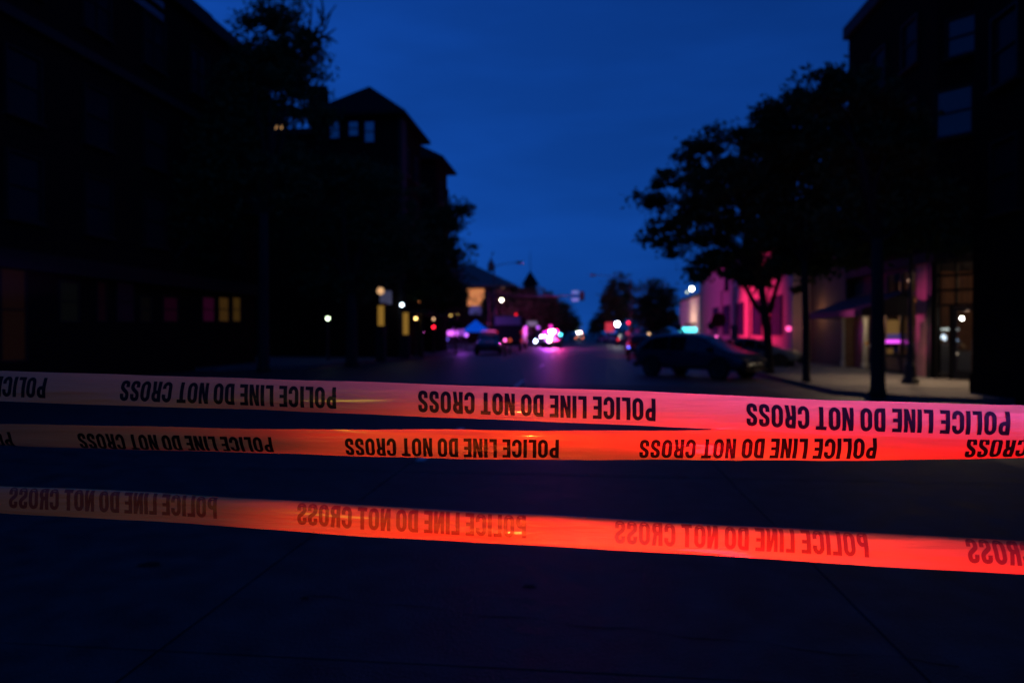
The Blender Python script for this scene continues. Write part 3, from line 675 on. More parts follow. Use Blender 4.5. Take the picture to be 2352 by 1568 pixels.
# things inside the shop
def small_lamp(px, py, Y, r, c, s, label, name='pendant_lamp', sq=1, cord=True):
    p = at(px, py, Y); t = thing(name, label, 'lamp', tuple(p))
    MB().sphere((0, 0, 0), r, 10, 6, sq).build('bulb', emis(label[:22], c, s), t, smooth=True)
    if cord: MB().tube([(0, 0, r * .8), (0, 0, max(r * 2, 4.1 - p[2]))], .012, 5).build('cord', metal_d, t)
    return t
small_lamp(2209.5, 731, 24.9, .05, (1, 1, .93), 30, 'round white lamp glowing over the corner shop door')
small_lamp(2089, 645, 25.4, .05, (1, .6, .35), 2.5, 'tiny orange pendant lamp high in the shop window')
small_lamp(2222, 712, 26.5, .04, (1, .6, .4), 1.5, 'faint orange lamp right above the shop door')
small_lamp(2167, 756+20, 27.4, .10, (.7, .85, 1), 1.6, 'blurred bluish white lamp left behind the shop door glass', sq=1.4)
small_lamp(2196, 783, 27.2, .08, (.45, .65, 1), 1.8, 'blurred blue lamp right behind the shop door glass')
small_lamp(2199, 812, 25.8, .03, (1, .8, .6), 1.5, 'tiny warm point of light at door handle height')
small_lamp(2138, 784, 27.6, .08, (.7, .85, 1), 1.2, 'pale lamp at the left edge of the shop entrance', sq=2)
small_lamp(2073, 793, 27.5, .06, (.5, .7, 1), 1.5, 'small pale blue lamp low in the shop window')
def strip(px0, px1, py, Y, th, c, s, label, name='light_strip', cat='lamp'):
    a, b = at(px0, py, Y), at(px1, py, Y); t = thing(name, label, cat, tuple((a + b) / 2)); hw = (b[0] - a[0]) / 2
    MB().box((-hw, -.02, -th / 2), (hw, .02, th / 2)).build('tube', emis(label[:22], c, s), t)
    MB().box((-hw - .03, .022, -th * .7), (hw + .03, .06, th * .7)).build('mount', metal_d, t)
    return t
strip(2161, 2201, 756, 27.6, .07, (.75, .85, .8), 1.0, 'white tube lamp seen through the shop door', )
strip(2035, 2068, 784, 27.6, .12, (.85, .08, .9), 1.6, 'magenta neon tube glowing in the shop window')
strip(2072, 2087, 787, 27.6, .09, (.5, .03, .4), .35, 'dim purple neon tube right of the magenta one')
strip(2102, 2126, 689, 27.8, .14, (1, .25, .08), .30, 'dull orange light strip above the pink pier')
for px, py, wd_, ht_, c_, s_, lb in ((2050, 757, .45, .75, (.95, .5, .15), .14, 'amber lit picture in the shop window'),
                                     (2052, 775, .5, .28, (.1, .08, .7), .25, 'blue glowing poster beneath the amber picture'),
                                     (2044, 806, .22, .2, (.8, .4, .12), .12, 'small amber ornament low in the shop window'),
                                     (2082, 822, .12, .12, (.3, .45, .05), .12, 'small green ornament at the window bottom'),
                                     (2162, 800, .30, .35, (.5, .5, .55), .10, 'pale poster behind the shop door glass')):
    p = at(px, py, 27.7); t = thing('wall_picture', lb, 'picture', tuple(p))
    MB().box((-wd_ / 2, -.02, -ht_ / 2), (wd_ / 2, 0, ht_ / 2)).build('picture', emis(lb[:20], c_, s_), t)  # glows inside the shop, put in as self-lit pictures
    MB().box((-wd_ / 2 - .03, .002, -ht_ / 2 - .03), (wd_ / 2 + .03, .03, ht_ / 2 + .03)).build('picture_frame', metal_d, t)
for i, (px, Y, h) in enumerate(((2160, 25.6, 1.1), (2188, 26.4, 1.25), (2210, 25.9, .9))):
    p = at(px, 800, Y); t = thing('display_stand', ['low grey display stand left in the shop doorway', 'tall display stand in the middle of the shop doorway', 'short display stand at the right of the shop doorway'][i], 'display stand', (p[0], p[1], .13))
    MB().box((-.25, -.2, 0), (.25, .2, .06)).build('base', trim, t); MB().box((-.22, -.16, .06), (.22, .16, h)).build('cabinet', mat('stand_grey', (.3, .28, .25), .7), t)
    MB().sphere((0, 0, h + .12), .12, 10, 6).build('ornament', mat('ornament', (.4, .25, .12), .4), t, smooth=True)

# --- awning entrance left of the shop
aw0, aw1 = 26.9, atx(1935, 700, RX)[1] - .1
AW = MB(); z0_, z1_ = 2.55, 3.3
AW.add([(RX - 1.5, aw0, z0_), (RX - 1.5, aw1, z0_), (RX + .28, aw1, z1_), (RX + .28, aw0, z1_), (RX - 1.5, aw0, z0_ - .25), (RX - 1.5, aw1, z0_ - .25), (RX + .28, aw1, z0_ - .25), (RX + .28, aw0, z0_ - .25)],
       [(0, 1, 2, 3), (0, 4, 5, 1), (1, 5, 6, 2), (3, 7, 4, 0)])
awn = AW.build('awning', mat('black_canvas', (.015, .015, .017), .7), M)
for px in (1940, 1988):
    p = atx(px, 800, RX - .02)
    MB().lathe([(.17, .12), (.17, .35), (.12, .4), (.11, 2.25), (.15, 2.3), (.15, 2.33)], 12, (p[0] + .0, p[1], 0)).build('column', mat('column_plaster', (.42, .38, .32), .7), M, smooth=False)
dd = MB().box((RX + .22, atx(1975, 700, RX)[1], .13), (RX + .298, atx(1950, 700, RX)[1], 2.25)).build('side_door', mat('red_door', (.22, .05, .025), .5), M)
MB().box((RX + .16, 30.35, 1.05), (RX + .218, 30.4, 1.2)).build('handle', palem, dd)
ys = atx(1991, 789, RX - .25); t = thing('yellow_notice', 'small yellow notice on the nearer pale column under the awning', 'sign', tuple(ys))
MB().box((-.02, -.14, -.08), (0, .14, .09)).build('notice_board', mat('yellow_sign', (.7, .45, .03), .5), t); MB().box((.002, -.02, -.06), (.1, .02, .06)).build('clip', metal_d, t)
lamp('POINT', 'awning_lamp', (RX - .7, 29.2, 2.50), 45, (1, .78, .52), size=.12)
lamp('POINT', 'lantern_glow', (RX - .7, 35.5, 2.7), 16, (1, .58, .28), size=.08)
lamp('SPOT', 'doorway_downlight', (RX - .9, 25.0, 4.0), 480, (1, .66, .40), aim=(RX - 2.1, 23.6, 0), size=.12, cone=105, blend=.8)
lamp('SPOT', 'corner_downlight', (RX - .3, 22.9, 4.0), 560, (1, .66, .38), aim=(RX - 1.6, 20.6, 0), size=.12, cone=100, blend=.8)
# --- low brown brick building between
N = thing('brick_building', 'low brown brick building between the pink building and the awning', 'building')
MB().box((RX - .05, y1 + .02, .12), (RX + 9, yn - .12, 6.6)).build('wall', wm, N)
MB().box((RX - .2, y1 + .03, 6.603), (RX + 9, yn - .13, 6.9)).build('parapet', trim, N)
a = atx(1823, 766, RX - .3); b = atx(1823, 728, RX - .3)
t = thing('wall_lantern', 'tall amber lit lantern on the brown brick wall', 'lamp', tuple((a + b) / 2)); h = (b[2] - a[2]) / 2
MB().box((-.09, -.09, -h), (.09, .09, h)).build('lantern_glass', emis('amber_lantern', (1, .56, .16), .42), t)
MB().box((-.12, -.12, h), (.12, .12, h + .12)).build('lamp_cap', metal_d, t); MB().box((-.12, -.12, -h - .1), (.12, .12, -h)).build('base', metal_d, t)
MB().box((.12, -.03, h - .1), (.25, .03, h)).build('bracket', metal_d, t)
globe_lamp(1827, 647, X=RX - .25, r=.13, c=(1, .6, .22), s=.5, label='dim amber globe lamp high on the brown brick wall')
globe_lamp(1811, 754.6, X=10.7, r=.14, c=(1, .08, .35), s=2.2, label='pink glowing round lamp beside the amber lantern')

# --- near dark building at the right edge
E_ = thing('brick_building', 'nearest dark brick building cut off by the right edge of the picture', 'building')
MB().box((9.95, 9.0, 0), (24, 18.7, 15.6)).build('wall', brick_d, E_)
MB().box((9.75, 8.9, 15.603), (24, 18.9, 16.2)).build('cornice', trim, E_)
for yy in (17.3, 15.0, 12.7):
    for zz in (5.4, 8.4, 11.4): window(E_, (9.947, yy, zz), .95, 1.6, R(180), pane=glass('dim_glass', refl=.012, graze=.10))
MB().box((9.90, 9.0, .0), (9.947, 18.72, .6)).build('plinth', brick_d, E_)

# ------------------------------------------------------------------ street furniture
# antique lamp post before the shop
p = gnd(2090, 881, .12); t = thing('lamp_post', 'slim dark lamp post with wide base in front of the shop window', 'street lamp', (p.x, p.y, .12))
MB().lathe([(.24, 0), (.24, .12), (.17, .2), (.15, .55), (.10, .65), (.09, 1.1), (.06, 1.2), (.055, 4.2), (.09, 4.25), (.09, 4.3)], 12).build('post', metal_d, t, smooth=False)
MB().lathe([(.10, 4.31), (.17, 4.45), (.18, 4.75), (.12, 4.85)], 12).build('lamp_globe', mat('unlit_globe', (.25, .25, .25), .3), t, smooth=True)
MB().lathe([(.20, 4.853), (.12, 4.98), (.02, 5.12)], 12).build('lamp_cap', metal_d, t)
def round_sign(px, py, Y, r, c, label, py2=None):
    p = at(px, py, Y); t = thing('road_sign', label, 'road sign', (p[0], p[1], .12))
    MB().tube([(0, 0, 0), (0, 0, p[2] - .12 + r)], .035, 8).build('post', metal_d, t)
    MB().lathe([(r, -.05), (r, -.04)], 8, (0, 0, p[2] - .12), 'y').build('sign_plate', mat('plate' + label[:8], c, .5), t); return t
round_sign(1650, 735, 33, .36, (.30, .015, .01), 'dark red stop sign on a post before the pink building')
round_sign(1633, 748, 38, .22, (.03, .02, .03), 'small dark round sign left of the stop sign')
p = at(1686, 768, 32.5); t = thing('parking_sign', 'square dark blue parking sign against the pink wall', 'road sign', (p[0], p[1], .12))
MB().tube([(0, 0, 0), (0, 0, 1.9)], .03, 8).build('post', metal_d, t); MB().box((-.16, -.06, 1.25), (.16, -.035, 1.9)).build('sign_plate', mat('blue_plate', (.05, .06, .16), .5), t)

def mast(Xp, Y, arm_to, z, label, head_h=1.05, signs=()):
    t = thing('traffic_signal', label, 'traffic light', (Xp, Y, .12)); z -= .12
    MB().tube([(0, 0, 0), (0, 0, z + .7)], [.16, .11], 10).build('pole', metal_d, t)
    L_ = arm_to - Xp
    MB().tube([(0, 0, z + .1), (L_ * .4, 0, z + .12), (L_ + .3, 0, z)], [.10, .08, .05], 8).build('mast_arm', metal_d, t)
    hd = MB().box((L_ - .25, -.42, z - head_h / 2), (L_ + .25, -.06, z + head_h / 2)).build('signal_head', metal_d, t)
    for i, c in enumerate(((.35, .01, .01), (.25, .12, .01), (.01, .15, .08))):
        MB().lathe([(.11, -.44), (.11, -.425)], 12, (L_, 0, z + .33 - i * .33), 'y').build('lens', mat('lens%d' % i, c, .3), hd)
    for sx, sz in signs: MB().box((sx - Xp - .38, -.10, sz - .12 - .16), (sx - Xp + .38, -.055, sz - .12 + .16)).build('street_name_plate', mat('name_plate', (.22, .42, .62), .4, emit=(.2, .45, .75), es=.35), t)
    return t
hd = at(1337, 680, 78); s1 = at(1321.5, 671, 78); s2 = at(1321.5, 688, 78)
mast(-10.9, 78, hd[0], hd[2], 'traffic signal on a long mast arm reaching over the street from the left', signs=((s1[0], s1[2]), (s2[0], s2[2])))
def cobra(px, py, Y, px2, py2, label, side):
    a = at(px, py, Y); b = at(px2, py2, Y)
    t = thing('street_light', label, 'street light', (a[0], Y, .12)); h = a[2] - .12; dx = b[0] - a[0]; dz = b[2] - a[2]
    MB().tube([(0, 0, 0), (0, 0, h * .5), (0, 0, h + .3)], [.12, .10, .07], 8).build('pole', metal_d, t)
    MB().tube([(0, 0, h), (dx * .3, 0, h + dz * .6), (dx * .7, 0, h + dz * .95), (dx, 0, h + dz)], [.05, .04, .035, .035], 6).build('arm', metal_d, t)
    MB().lathe([(.02, -.45), (.14, -.25), (.16, .1), (.05, .4)], 8, (0, 0, 0)).build('lamp_head', metal_d, t)
    o = [c for c in t.children if c.name.startswith('lamp_head')][0]; o.location = (dx, 0, h + dz); o.rotation_euler = (0, R(90), 0)
    return t
cobra(1135, 613, 72, 1193, 603, 'unlit street light with curved arm over the left kerb', 1)
cobra(1449, 645, 84, 1362, 632, 'unlit street light with curved arm reaching left from the right kerb', -1)
post_lamp(1152, 689, X=-10.8, r=.16, c=(1, .97, .62), s=26, label='street lamp glowing yellow white beyond the left trees')
globe_lamp(1155, 663, X=-11.8, r=.22, c=(1, .55, .25), s=.7, label='dim orange lamp above the yellow white street lamp')
post_lamp(1418, 744, Y=96, r=.27, c=(1, 1, .97), s=60, label='brightest white lamp on a stand right of the street centre', z0=0)
post_lamp(923, 700, X=-11.2, r=.10, c=(.7, .9, 1), s=12, label='cool white street lamp in front of the brick wing')
post_lamp(753, 731, Y=38, r=.10, c=(.75, 1, .6), s=7, label='greenish white lamp low between the left tree trunks')
post_lamp(955, 731, Y=44, r=.09, c=(1, .62, .18), s=7, label='amber street lamp at the far end of the amber columns')
post_lamp(963, 691, Y=46, r=.08, c=(.8, .25, .08), s=1.6, label='dim brownish lamp above the amber street lamp')
post_lamp(996, 732, Y=52, r=.09, c=(.9, .5, .25), s=2.4, label='dim brown lamp left of the pair of amber lamps')
post_lamp(1035, 724, Y=64, r=.10, c=(.8, .5, .12), s=2.6, label='dimmer left lamp of the amber pair')
post_lamp(1050, 722.5, Y=66, r=.11, c=(1, .65, .18), s=5.5, label='brighter right lamp of the amber pair')
post_lamp(1490, 767, Y=60, r=.10, c=(1, .55, .25), s=4.5, label='small orange lamp low behind the roof of the dark estate car', z0=0)
def beacon(px, py, Y, r, c, s, label, name='warning_light', cat='warning light', z0=.12):
    p = at(px, py, Y); t = thing(name, label, cat, (p[0], p[1], z0)); h = p[2] - z0
    MB().tube([(0, 0, 0), (0, 0, h - r)], [.10, .03], 8).build('stand', metal_d, t)
    MB().sphere((0, 0, h), r, 10, 6).build('lens', emis(label[:24], c, s), t, smooth=True); return t
beacon(996, 751, 50, .09, (1, .01, .03), 8, 'red warning light under the dim brown lamp, left pavement')
beacon(971, 764, 46, .09, (1, .15, .75), 7, 'pink magenta warning light left of the red one')  # small pink glowing disc on a stand
beacon(1185, 722, 84, .14, (.9, .01, .02), 2.2, 'dull red light above the box truck', 'traffic_light', 'traffic light')
beacon(1443.5, 741, 92, .19, (1, .01, .01), 4, 'red signal light low before the right far trees', 'traffic_light', 'traffic light')
beacon(1646, 775, 33.5, .09, (1, .12, .55), 3, 'pink glowing light at the foot of the stop sign')
beacon(1236, 752, 88, .20, (.55, .12, .95), 1.8, 'soft violet light left of the police car roof lights', z0=0)
beacon(1287, 768, 74, .14, (.08, .75, 1), 9, 'cyan light right of the flashing police cars', z0=0)
beacon(1464, 758, 70, .25, (.35, .05, .5), .25, 'faint violet light left of the dark estate car')
beacon(1442, 765, 80, .22, (.9, .05, .2), .5, 'dim red light under the red signal light')
pn = at(1401, 752, 99); t = thing('lit_sign', 'blurred pinkish red shop sign beside the brightest white lamp', 'sign', (pn[0], 100, .12))
MB().box((-.62, -.1, pn[2] - .75), (.62, .1, pn[2] + .62)).build('light_box', emis('pinkred', (1, .05, .10), .55), t); MB().box((-.06, -.05, 0), (.06, .05, pn[2] - .903)).build('post', metal_d, t)
pn = at(1219.6, 743, 84); t = thing('white_sign', 'small pale rectangular sign between truck and police cars', 'sign', (pn[0], 84, 0))
MB().box((-.75, -.05, pn[2] - .28), (.75, .05, pn[2] + .28)).build('sign_board', mat('whitish', (.02, .02, .02), .8, emit=(.5, .4, .7), es=.28), t); MB().box((-.05, -.04, 0), (.05, .04, pn[2] - .283)).build('post', metal_d, t)
# crowd of violet lit things in the side street
for i, (px, py, wv, hv, c, s, lb) in enumerate(((1036, 765, .62, .22, (.7, .12, .9), 1.9, 'broad magenta light of a vehicle in the left side street'),
                                               (1041, 755, .18, .5, (.45, .08, .75), .7, 'upright violet light above the broad magenta light'),
                                               (1058, 763, .35, .30, (.40, .08, .75), .6, 'violet light right of the dark little tree'),
                                               (1071, 769, .16, .16, (.5, .12, .95), 2.4, 'small round violet light beside the blue roof'),
                                               (1027, 779, .12, .12, (.15, .10, .8), 2.4, 'small blue light low under the magenta light'),
                                               (1016, 762, .2, .3, (.25, .03, .35), .3, 'faint purple light farthest left in the side street'))):
    p = at(px, py, 62 + i * .7); t = thing('vehicle_light', lb, 'light', (p[0], p[1], .12)); h = p[2] - .12
    MB().box((-wv, -.1, h - hv), (wv, .1, h + hv)).build('lens', emis(lb[:28], c, s), t, mods=.08)
    MB().box((-.05, -.05, 0), (.05, .05, h - hv - .003)).build('stand', metal_d, t)
p = at(1093, 752, 66); tb = thing('blue_canopy', 'glowing blue pitched canopy above the left police car', 'canopy', (p[0], 66, .12))
h = p[2] - .12; MB().add([(-1.3, -1, h - .45), (1.35, -1, h - .45), (1.35, 1, h - .45), (-1.3, 1, h - .45), (0, 0, h + .75)], [(0, 1, 4), (1, 2, 4), (2, 3, 4), (3, 0, 4)]).build('canopy_top', emis('blue_canopy', (.0, .10, 1.0), .5), tb)  # blue light on the canopy put into its own glow
for sx in (-1.2, 1.25):
    for sy in (-.9, .9): MB().tube([(sx, sy, 0), (sx, sy, h - .46)], .03, 6).build('leg', metal_d, tb)

# ------------------------------------------------------------------ vehicles
carglass = glass('car_glass', refl=.07, graze=.45, tintc=(.008, .009, .01))
rubber = mat('rubber', (.012, .012, .012), .85); rimm = mat('wheel_rim', (.20, .20, .22), .35, metal=.7); blackp = mat('black_plastic', (.012, .012, .013), .8, spec=.1)
# station: x along the car, z_low, z_belt, z_top, half width, half width at the top
PRO = {
 'suv': [(-2.38, .52, .92, .98, .76, .62), (-2.33, .36, .98, 1.14, .87, .66), (-2.12, .30, 1.0, 1.42, .93, .66), (-1.55, .28, 1.0, 1.59, .95, .67), (-.75, .28, .99, 1.66, .96, .67), (0.0, .28, .98, 1.64, .96, .66), (.50, .28, .97, 1.53, .96, .64),
         (1.42, .29, .95, 1.03, .95, .72), (1.95, .31, .88, .96, .92, .70), (2.25, .35, .78, .85, .85, .62), (2.40, .50, .62, .67, .70, .52)],
 'sedan': [(-2.32, .45, .88, .94, .74, .62), (-2.2, .32, .92, 1.02, .86, .66), (-1.65, .26, .92, 1.06, .90, .66), (-1.0, .25, .92, 1.40, .91, .60), (-.2, .25, .91, 1.45, .91, .61), (.35, .25, .90, 1.38, .91, .60),
           (1.05, .25, .88, .98, .91, .68), (1.8, .27, .80, .88, .89, .66), (2.2, .32, .70, .77, .82, .60), (2.34, .45, .60, .65, .68, .52)]}
def sect(st):
    x, zl, zb, ztp, hw, tw = st
    return [(x, hw * .86, zl), (x, hw * .97, zl + .10), (x, hw, (zl + zb) / 2), (x, hw * .985, zb - .05), (x, hw * .95, zb), (x, tw + (hw - tw) * .18, zb + (ztp - zb) * .80), (x, tw, ztp - .02 * (ztp - zb) - .01), (x, tw * .6, ztp + .015), (x, 0, ztp + .02)]
def car(kind, label, cat, loc, heading, paintc, name='parked_car', group=None, head=None, tail=None, bar=None, hdc=(1, 1, 1), lens_h=.117):
    t = thing(name, label, cat, loc, heading, group); pr_ = PRO[kind]; mb = MB(); vs = []; n = 9
    for st in pr_:
        s = sect(st); vs += s + [(x, -y, z) for x, y, z in s[:-1][::-1]]
    m = 17; fs = [(i * m + j, i * m + j + 1, (i + 1) * m + j + 1, (i + 1) * m + j) for i in range(len(pr_) - 1) for j in range(m - 1)]
    fs += [(i * m + m - 1, i * m, (i + 1) * m, (i + 1) * m + m - 1) for i in range(len(pr_) - 1)]
    fs += [tuple(range(m)), tuple(range((len(pr_) - 1) * m, len(pr_) * m))[::-1]]
    mb.add(vs, fs); pm = mat('paint_%d_%d_%d' % tuple(int(c * 1000) for c in paintc), paintc, .28, spec=.6, noise=.05)
    body = mb.build('body', pm, t, smooth=True)
    sm = body.modifiers.new('sub', 'SUBSURF'); sm.levels = 1; sm.render_levels = 1
    S3 = lambda i: sect(pr_[i])
    roofs = [i for i in range(len(pr_)) if pr_[i][3] - pr_[i][2] > .3]
    i0, i1 = roofs[0], roofs[-1]
    for sd in (1, -1):
        pts = []
        for i in range(i0, i1 + 1):
            a, b = S3(i)[4], S3(i)[5]; pts.append(((a[0], (a[1] + .012) * sd, a[2] + .03), (b[0], (b[1] + .012) * sd, b[2] + .02)))
        f = S3(i1 + 1)[4]; xx = (f[0] + S3(i1)[4][0]) / 2 + .25; pts.append(((xx, (f[1] + .01) * sd, f[2] + .03), (xx - .02, (f[1] - .01) * sd, f[2] + .06)))
        for k2 in range(len(pts) - 1):
            (a, b), (c, d) = pts[k2], pts[k2 + 1]; g = .03
            a2 = tuple(np.array(a) + (g, 0, 0)); b2 = tuple(np.array(b) + (g, 0, 0)); c2 = tuple(np.array(c) - (g, 0, 0)); d2 = tuple(np.array(d) - (g, 0, 0))
            MB().add([a2, c2, d2, b2], [(0, 1, 2, 3)]).build('side_window', carglass, t)
        for zz, k3 in ((pr_[4][2] - .12, 0),):
            for hx in (-.75, .35): MB().box((hx, .965 * sd * pr_[4][4] - .0, zz), (hx + .2, (pr_[4][4] + .03) * sd, zz + .035)).build('handle', blackp, t)
        mx = pr_[i1 + 1][0] - .35; hy = pr_[i1][4]
        MB().box((mx, (hy - .02) * sd, pr_[i1][2] + .02), (mx + .18, (hy + .2) * sd, pr_[i1][2] + .17)).build('mirror', blackp, t, mods=.02)
    a, b = pr_[i1], pr_[i1 + 1]
    zt_, zb_ = a[3] - .03, b[3] + .035
    MB().add([(a[0] + .05, -a[5] * .92, zt_), (a[0] + .05, a[5] * .92, zt_), (b[0] - .06, b[5] * 1.05, zb_), (b[0] - .06, -b[5] * 1.05, zb_)], [(0, 1, 2, 3)]).build('windscreen', carglass, t)
    a, b = pr_[i0], pr_[i0 - 1]
    MB().add([(a[0] - .03, -a[5] * .9, a[3] - .04), (a[0] - .03, a[5] * .9, a[3] - .04), (b[0] - .02, b[5] * 1.0, b[3] + .05), (b[0] - .02, -b[5] * 1.0, b[3] + .05)], [(0, 1, 2, 3)]).build('rear_window', carglass, t)
    rw = .36 if kind == 'suv' else .33; wb = 1.45 if kind == 'suv' else 1.40; hw = pr_[4][4]
    for sx in (wb, -wb):
        for sd in (1, -1):
            y = hw * sd
            MB().lathe([(rw + .07, -.02), (rw + .07, .012)], 20, (sx, y, rw + .01), 'y').build('wheel_arch', blackp, t)
            wh = MB().lathe([(rw * .62, -.13), (rw * .94, -.13), (rw, -.09), (rw, .09), (rw * .94, .13), (rw * .62, .13)], 24, (0, 0, 0), 'y').build('wheel', rubber, t, smooth=False)
            wh.location = (sx, y - .06 * sd, rw)
            rm = MB().lathe([(rw * .6, .0), (rw * .6, .135 * sd), (rw * .5, .10 * sd), (rw * .15, .11 * sd), (.03, .12 * sd)], 20, (0, 0, 0), 'y').build('rim', rimm, wh)
    fx, rx = pr_[-2][0], pr_[1][0]
    MB().box((fx - .10, -.42, .42), (fx + .14, .42, .60)).build('grille', blackp, t, mods=.02)
    MB().box((fx - .05, -.80, .28), (fx + .17, .80, .42)).build('bumper', blackp, t, mods=.03); MB().box((rx - .14, -.80, .34), (rx + .02, .80, .50)).build('bumper', blackp, t, mods=.03)
    MB().box((fx + .171, -.26, .30), (fx + .19, .26, .41)).build('number_plate', mat('plate_white', (.04, .04, .04), .6), t)
    zh = pr_[-2][2] - .14; zr = pr_[1][2] - .15
    hm = emis('head%d' % int(head * 10) + str(hdc[2]), hdc, head) if head else mat('unlit_headlight', (.02, .022, .025), .3)
    tm = emis('tail%d' % int(tail * 10), (1, .01, .015), tail) if tail else mat('unlit_taillight', (.10, .008, .008), .25)
    for sd in (1, -1):
        y = pr_[-2][4] * .74 * sd
        MB().box((fx - .12, y - .17, zh - .08), (fx + .12, y + .17, zh + .08)).build('headlight', hm, t, mods=.03)
        y = pr_[1][4] * .86 * sd
        MB().box((rx - .07, y - .10, zr - .12), (rx + .06, y + .10, zr + .14)).build('taillight', tm, t, mods=.02)
    if bar:
        zt2 = pr_[4][3] + .045
        lb_ = MB().box((-.32, -.58, zt2), (-.02, .58, zt2 + .05)).build('light_bar', blackp, t)
        for i, (c, s) in enumerate(bar):
            n_ = len(bar); w_ = 1.12 / n_; MB().box((-.30, -.56 + i * w_, zt2 + .053), (-.04, -.56 + (i + 1) * w_ - .02, zt2 + .053 + lens_h)).build('beacon_lens', emis('bar%s%d' % ('%.2f%.2f%.2f' % c, int(s * 10)), c, s), lb_, mods=.015)
    return t
RED, BLU, WHT, PNK, VIO = (1, .02, .06), (.08, .12, 1), (1, .9, 1), (1, .1, .5), (.5, .1, 1)
car('suv', 'large dark blue estate car parked aslant at the right kerb, nose to the right', 'car', (4.35, 26.6, 0.0), R(-42), (.030, .045, .062))
car('sedan', 'grey saloon car half hidden behind the dark estate car and tree trunks', 'car', (8.0, 33.6, 0), R(-25), (.10, .12, .13))
p = gnd(1122, 813); car('suv', 'dark police car at the left kerb, blue glow on its roof, facing the camera', 'police car', (p.x, p.y, 0), R(-84), (.03, .035, .05), name='police_car',
    bar=[(VIO, .5), (PNK, .6), (PNK, .8)], head=None)
beacon(1160, 781, 49.5, .10, (1, .12, .55), 5, 'pair of hot pink lights stacked beside the left police car, upper part', z0=0)
beacon(1171, 781, 54, .13, (1, .12, .05), .7, 'dull orange red light between left police car and box truck', z0=0)
p = gnd(1416, 796); car('sedan', 'parked car with red tail lights on, right kerb in the distance', 'car', (p.x + 1.3, p.y + 8, 0), R(90), (.04, .04, .05), tail=5)
p = gnd(1458, 815); car('suv', 'dark car with one blue reflection parked behind the slanting estate car', 'car', (p.x + .4, p.y, 0), R(84), (.035, .045, .06), tail=.25)
beacon(1443.5, 797, 41, .06, (.05, .12, 1), 6, 'small blue light low at the rear of the parked dark car', z0=0)
p = gnd(1392, 786); car('sedan', 'saloon car shimmering violet right of the street centre', 'car', (p.x, p.y, 0), R(115), (.45, .42, .55), )
p = gnd(1263, 790); py1 = p.y
car('suv', 'nearest flashing police car in mid street with red and white roof lights', 'police car', (at(1268, 780, 78)[0], 78, 0), R(-90), (.05, .05, .06), name='police_car',
    bar=[((1, .01, .18), 30), ((1, .5, .8), 160), ((1, .4, .85), 160), ((.55, .02, 1), 30)], head=None, lens_h=.20)
car('suv', 'second flashing police car, left of the nearest one, headlights on', 'police car', (at(1246, 780, 84.5)[0], 84.5, 0), R(-90), (.05, .05, .06), name='police_car',
    bar=None, head=45, hdc=(.85, .88, 1))
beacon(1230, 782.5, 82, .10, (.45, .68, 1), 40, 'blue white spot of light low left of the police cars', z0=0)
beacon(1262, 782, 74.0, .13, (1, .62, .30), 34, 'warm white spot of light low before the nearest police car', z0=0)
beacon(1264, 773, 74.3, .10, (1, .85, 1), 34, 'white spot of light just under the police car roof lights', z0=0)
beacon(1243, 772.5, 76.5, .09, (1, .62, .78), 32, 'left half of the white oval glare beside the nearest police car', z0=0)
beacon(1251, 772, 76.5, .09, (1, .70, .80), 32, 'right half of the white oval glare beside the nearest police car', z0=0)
beacon(1278, 761, 77, .19, (1, .012, .16), 14, 'deep pink flashing light right of the police car roof lights', z0=0)  # this and the next two: discs added to stand for the lamps' halo
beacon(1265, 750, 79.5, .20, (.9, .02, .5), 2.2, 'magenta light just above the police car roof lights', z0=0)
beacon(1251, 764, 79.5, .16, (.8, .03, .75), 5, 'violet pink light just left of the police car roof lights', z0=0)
car('suv', 'distant vehicle with glaring white headlights at the far end of the street', 'police car', (at(1331, 766, 150)[0], 150, 0), R(-90), (.1, .1, .1), name='police_car',
    bar=[(WHT, 60), (WHT, 60), (WHT, 60), ((1, .25, .08), 30)], head=9, hdc=(1, .22, .08))
# box truck
p = gnd(1166, 806); t = thing('box_truck', 'boxy truck with pale blue lit upper body standing at the left kerb', 'truck', (p.x, p.y + 3.4, 0), 0)
MB().box((-1.25, -3.2, .75), (1.25, 3.2, 2.35)).build('cargo_lower', mat('truck_dark', (.015, .015, .018), .6), t, mods=.04)
MB().box((-1.27, -3.22, 2.353), (1.27, 3.22, 3.25)).build('cargo_upper', mat('truck_grey', (.02, .02, .024), .95, spec=0, noise=.1), t, mods=.06)  # upper body darkened so nearby lamps leave its side dim
MB().box((-1.2, -3.26, 2.42), (1.2, -3.223, 3.2)).build('rear_panel', mat('truck_pale', (.42, .46, .55), .5, noise=.1), t)  # rear face of the same upper body, kept pale
MB().box((1.272, -3.2, .9), (1.30, -2.2, 3.1)).build('corner_stripe', mat('truck_red', (.04, .012, .01), .95, spec=0), t)
MB().box((-1.15, 3.25, .6), (1.15, 4.9, 2.3)).build('cab', mat('truck_dark', (.03, .03, .035)), t, mods=.12)
MB().box((-1.2, -3.35, .55), (1.2, -3.21, .73)).build('rear_bumper', blackp, t)
for x_ in (-1.05, 1.05):
    for y_ in (-2.0, 3.9):
        w_ = MB().lathe([(.25, -.14), (.46, -.14), (.46, .14), (.25, .14)], 20, (0, 0, 0), 'y').build('wheel', rubber, t); w_.location = (x_, y_, .46); w_.rotation_euler = (0, 0, R(90))
for zz in (1.0, 1.75): 
    for x_ in (-1.1, 1.35): MB().lathe([(.11, -3.34), (.11, -3.225)], 12, (x_ * .95, 0, zz), 'y').build('taillight', emis('truck_tail', (1, .03, .06), 7 if x_ > 0 else .4), t)

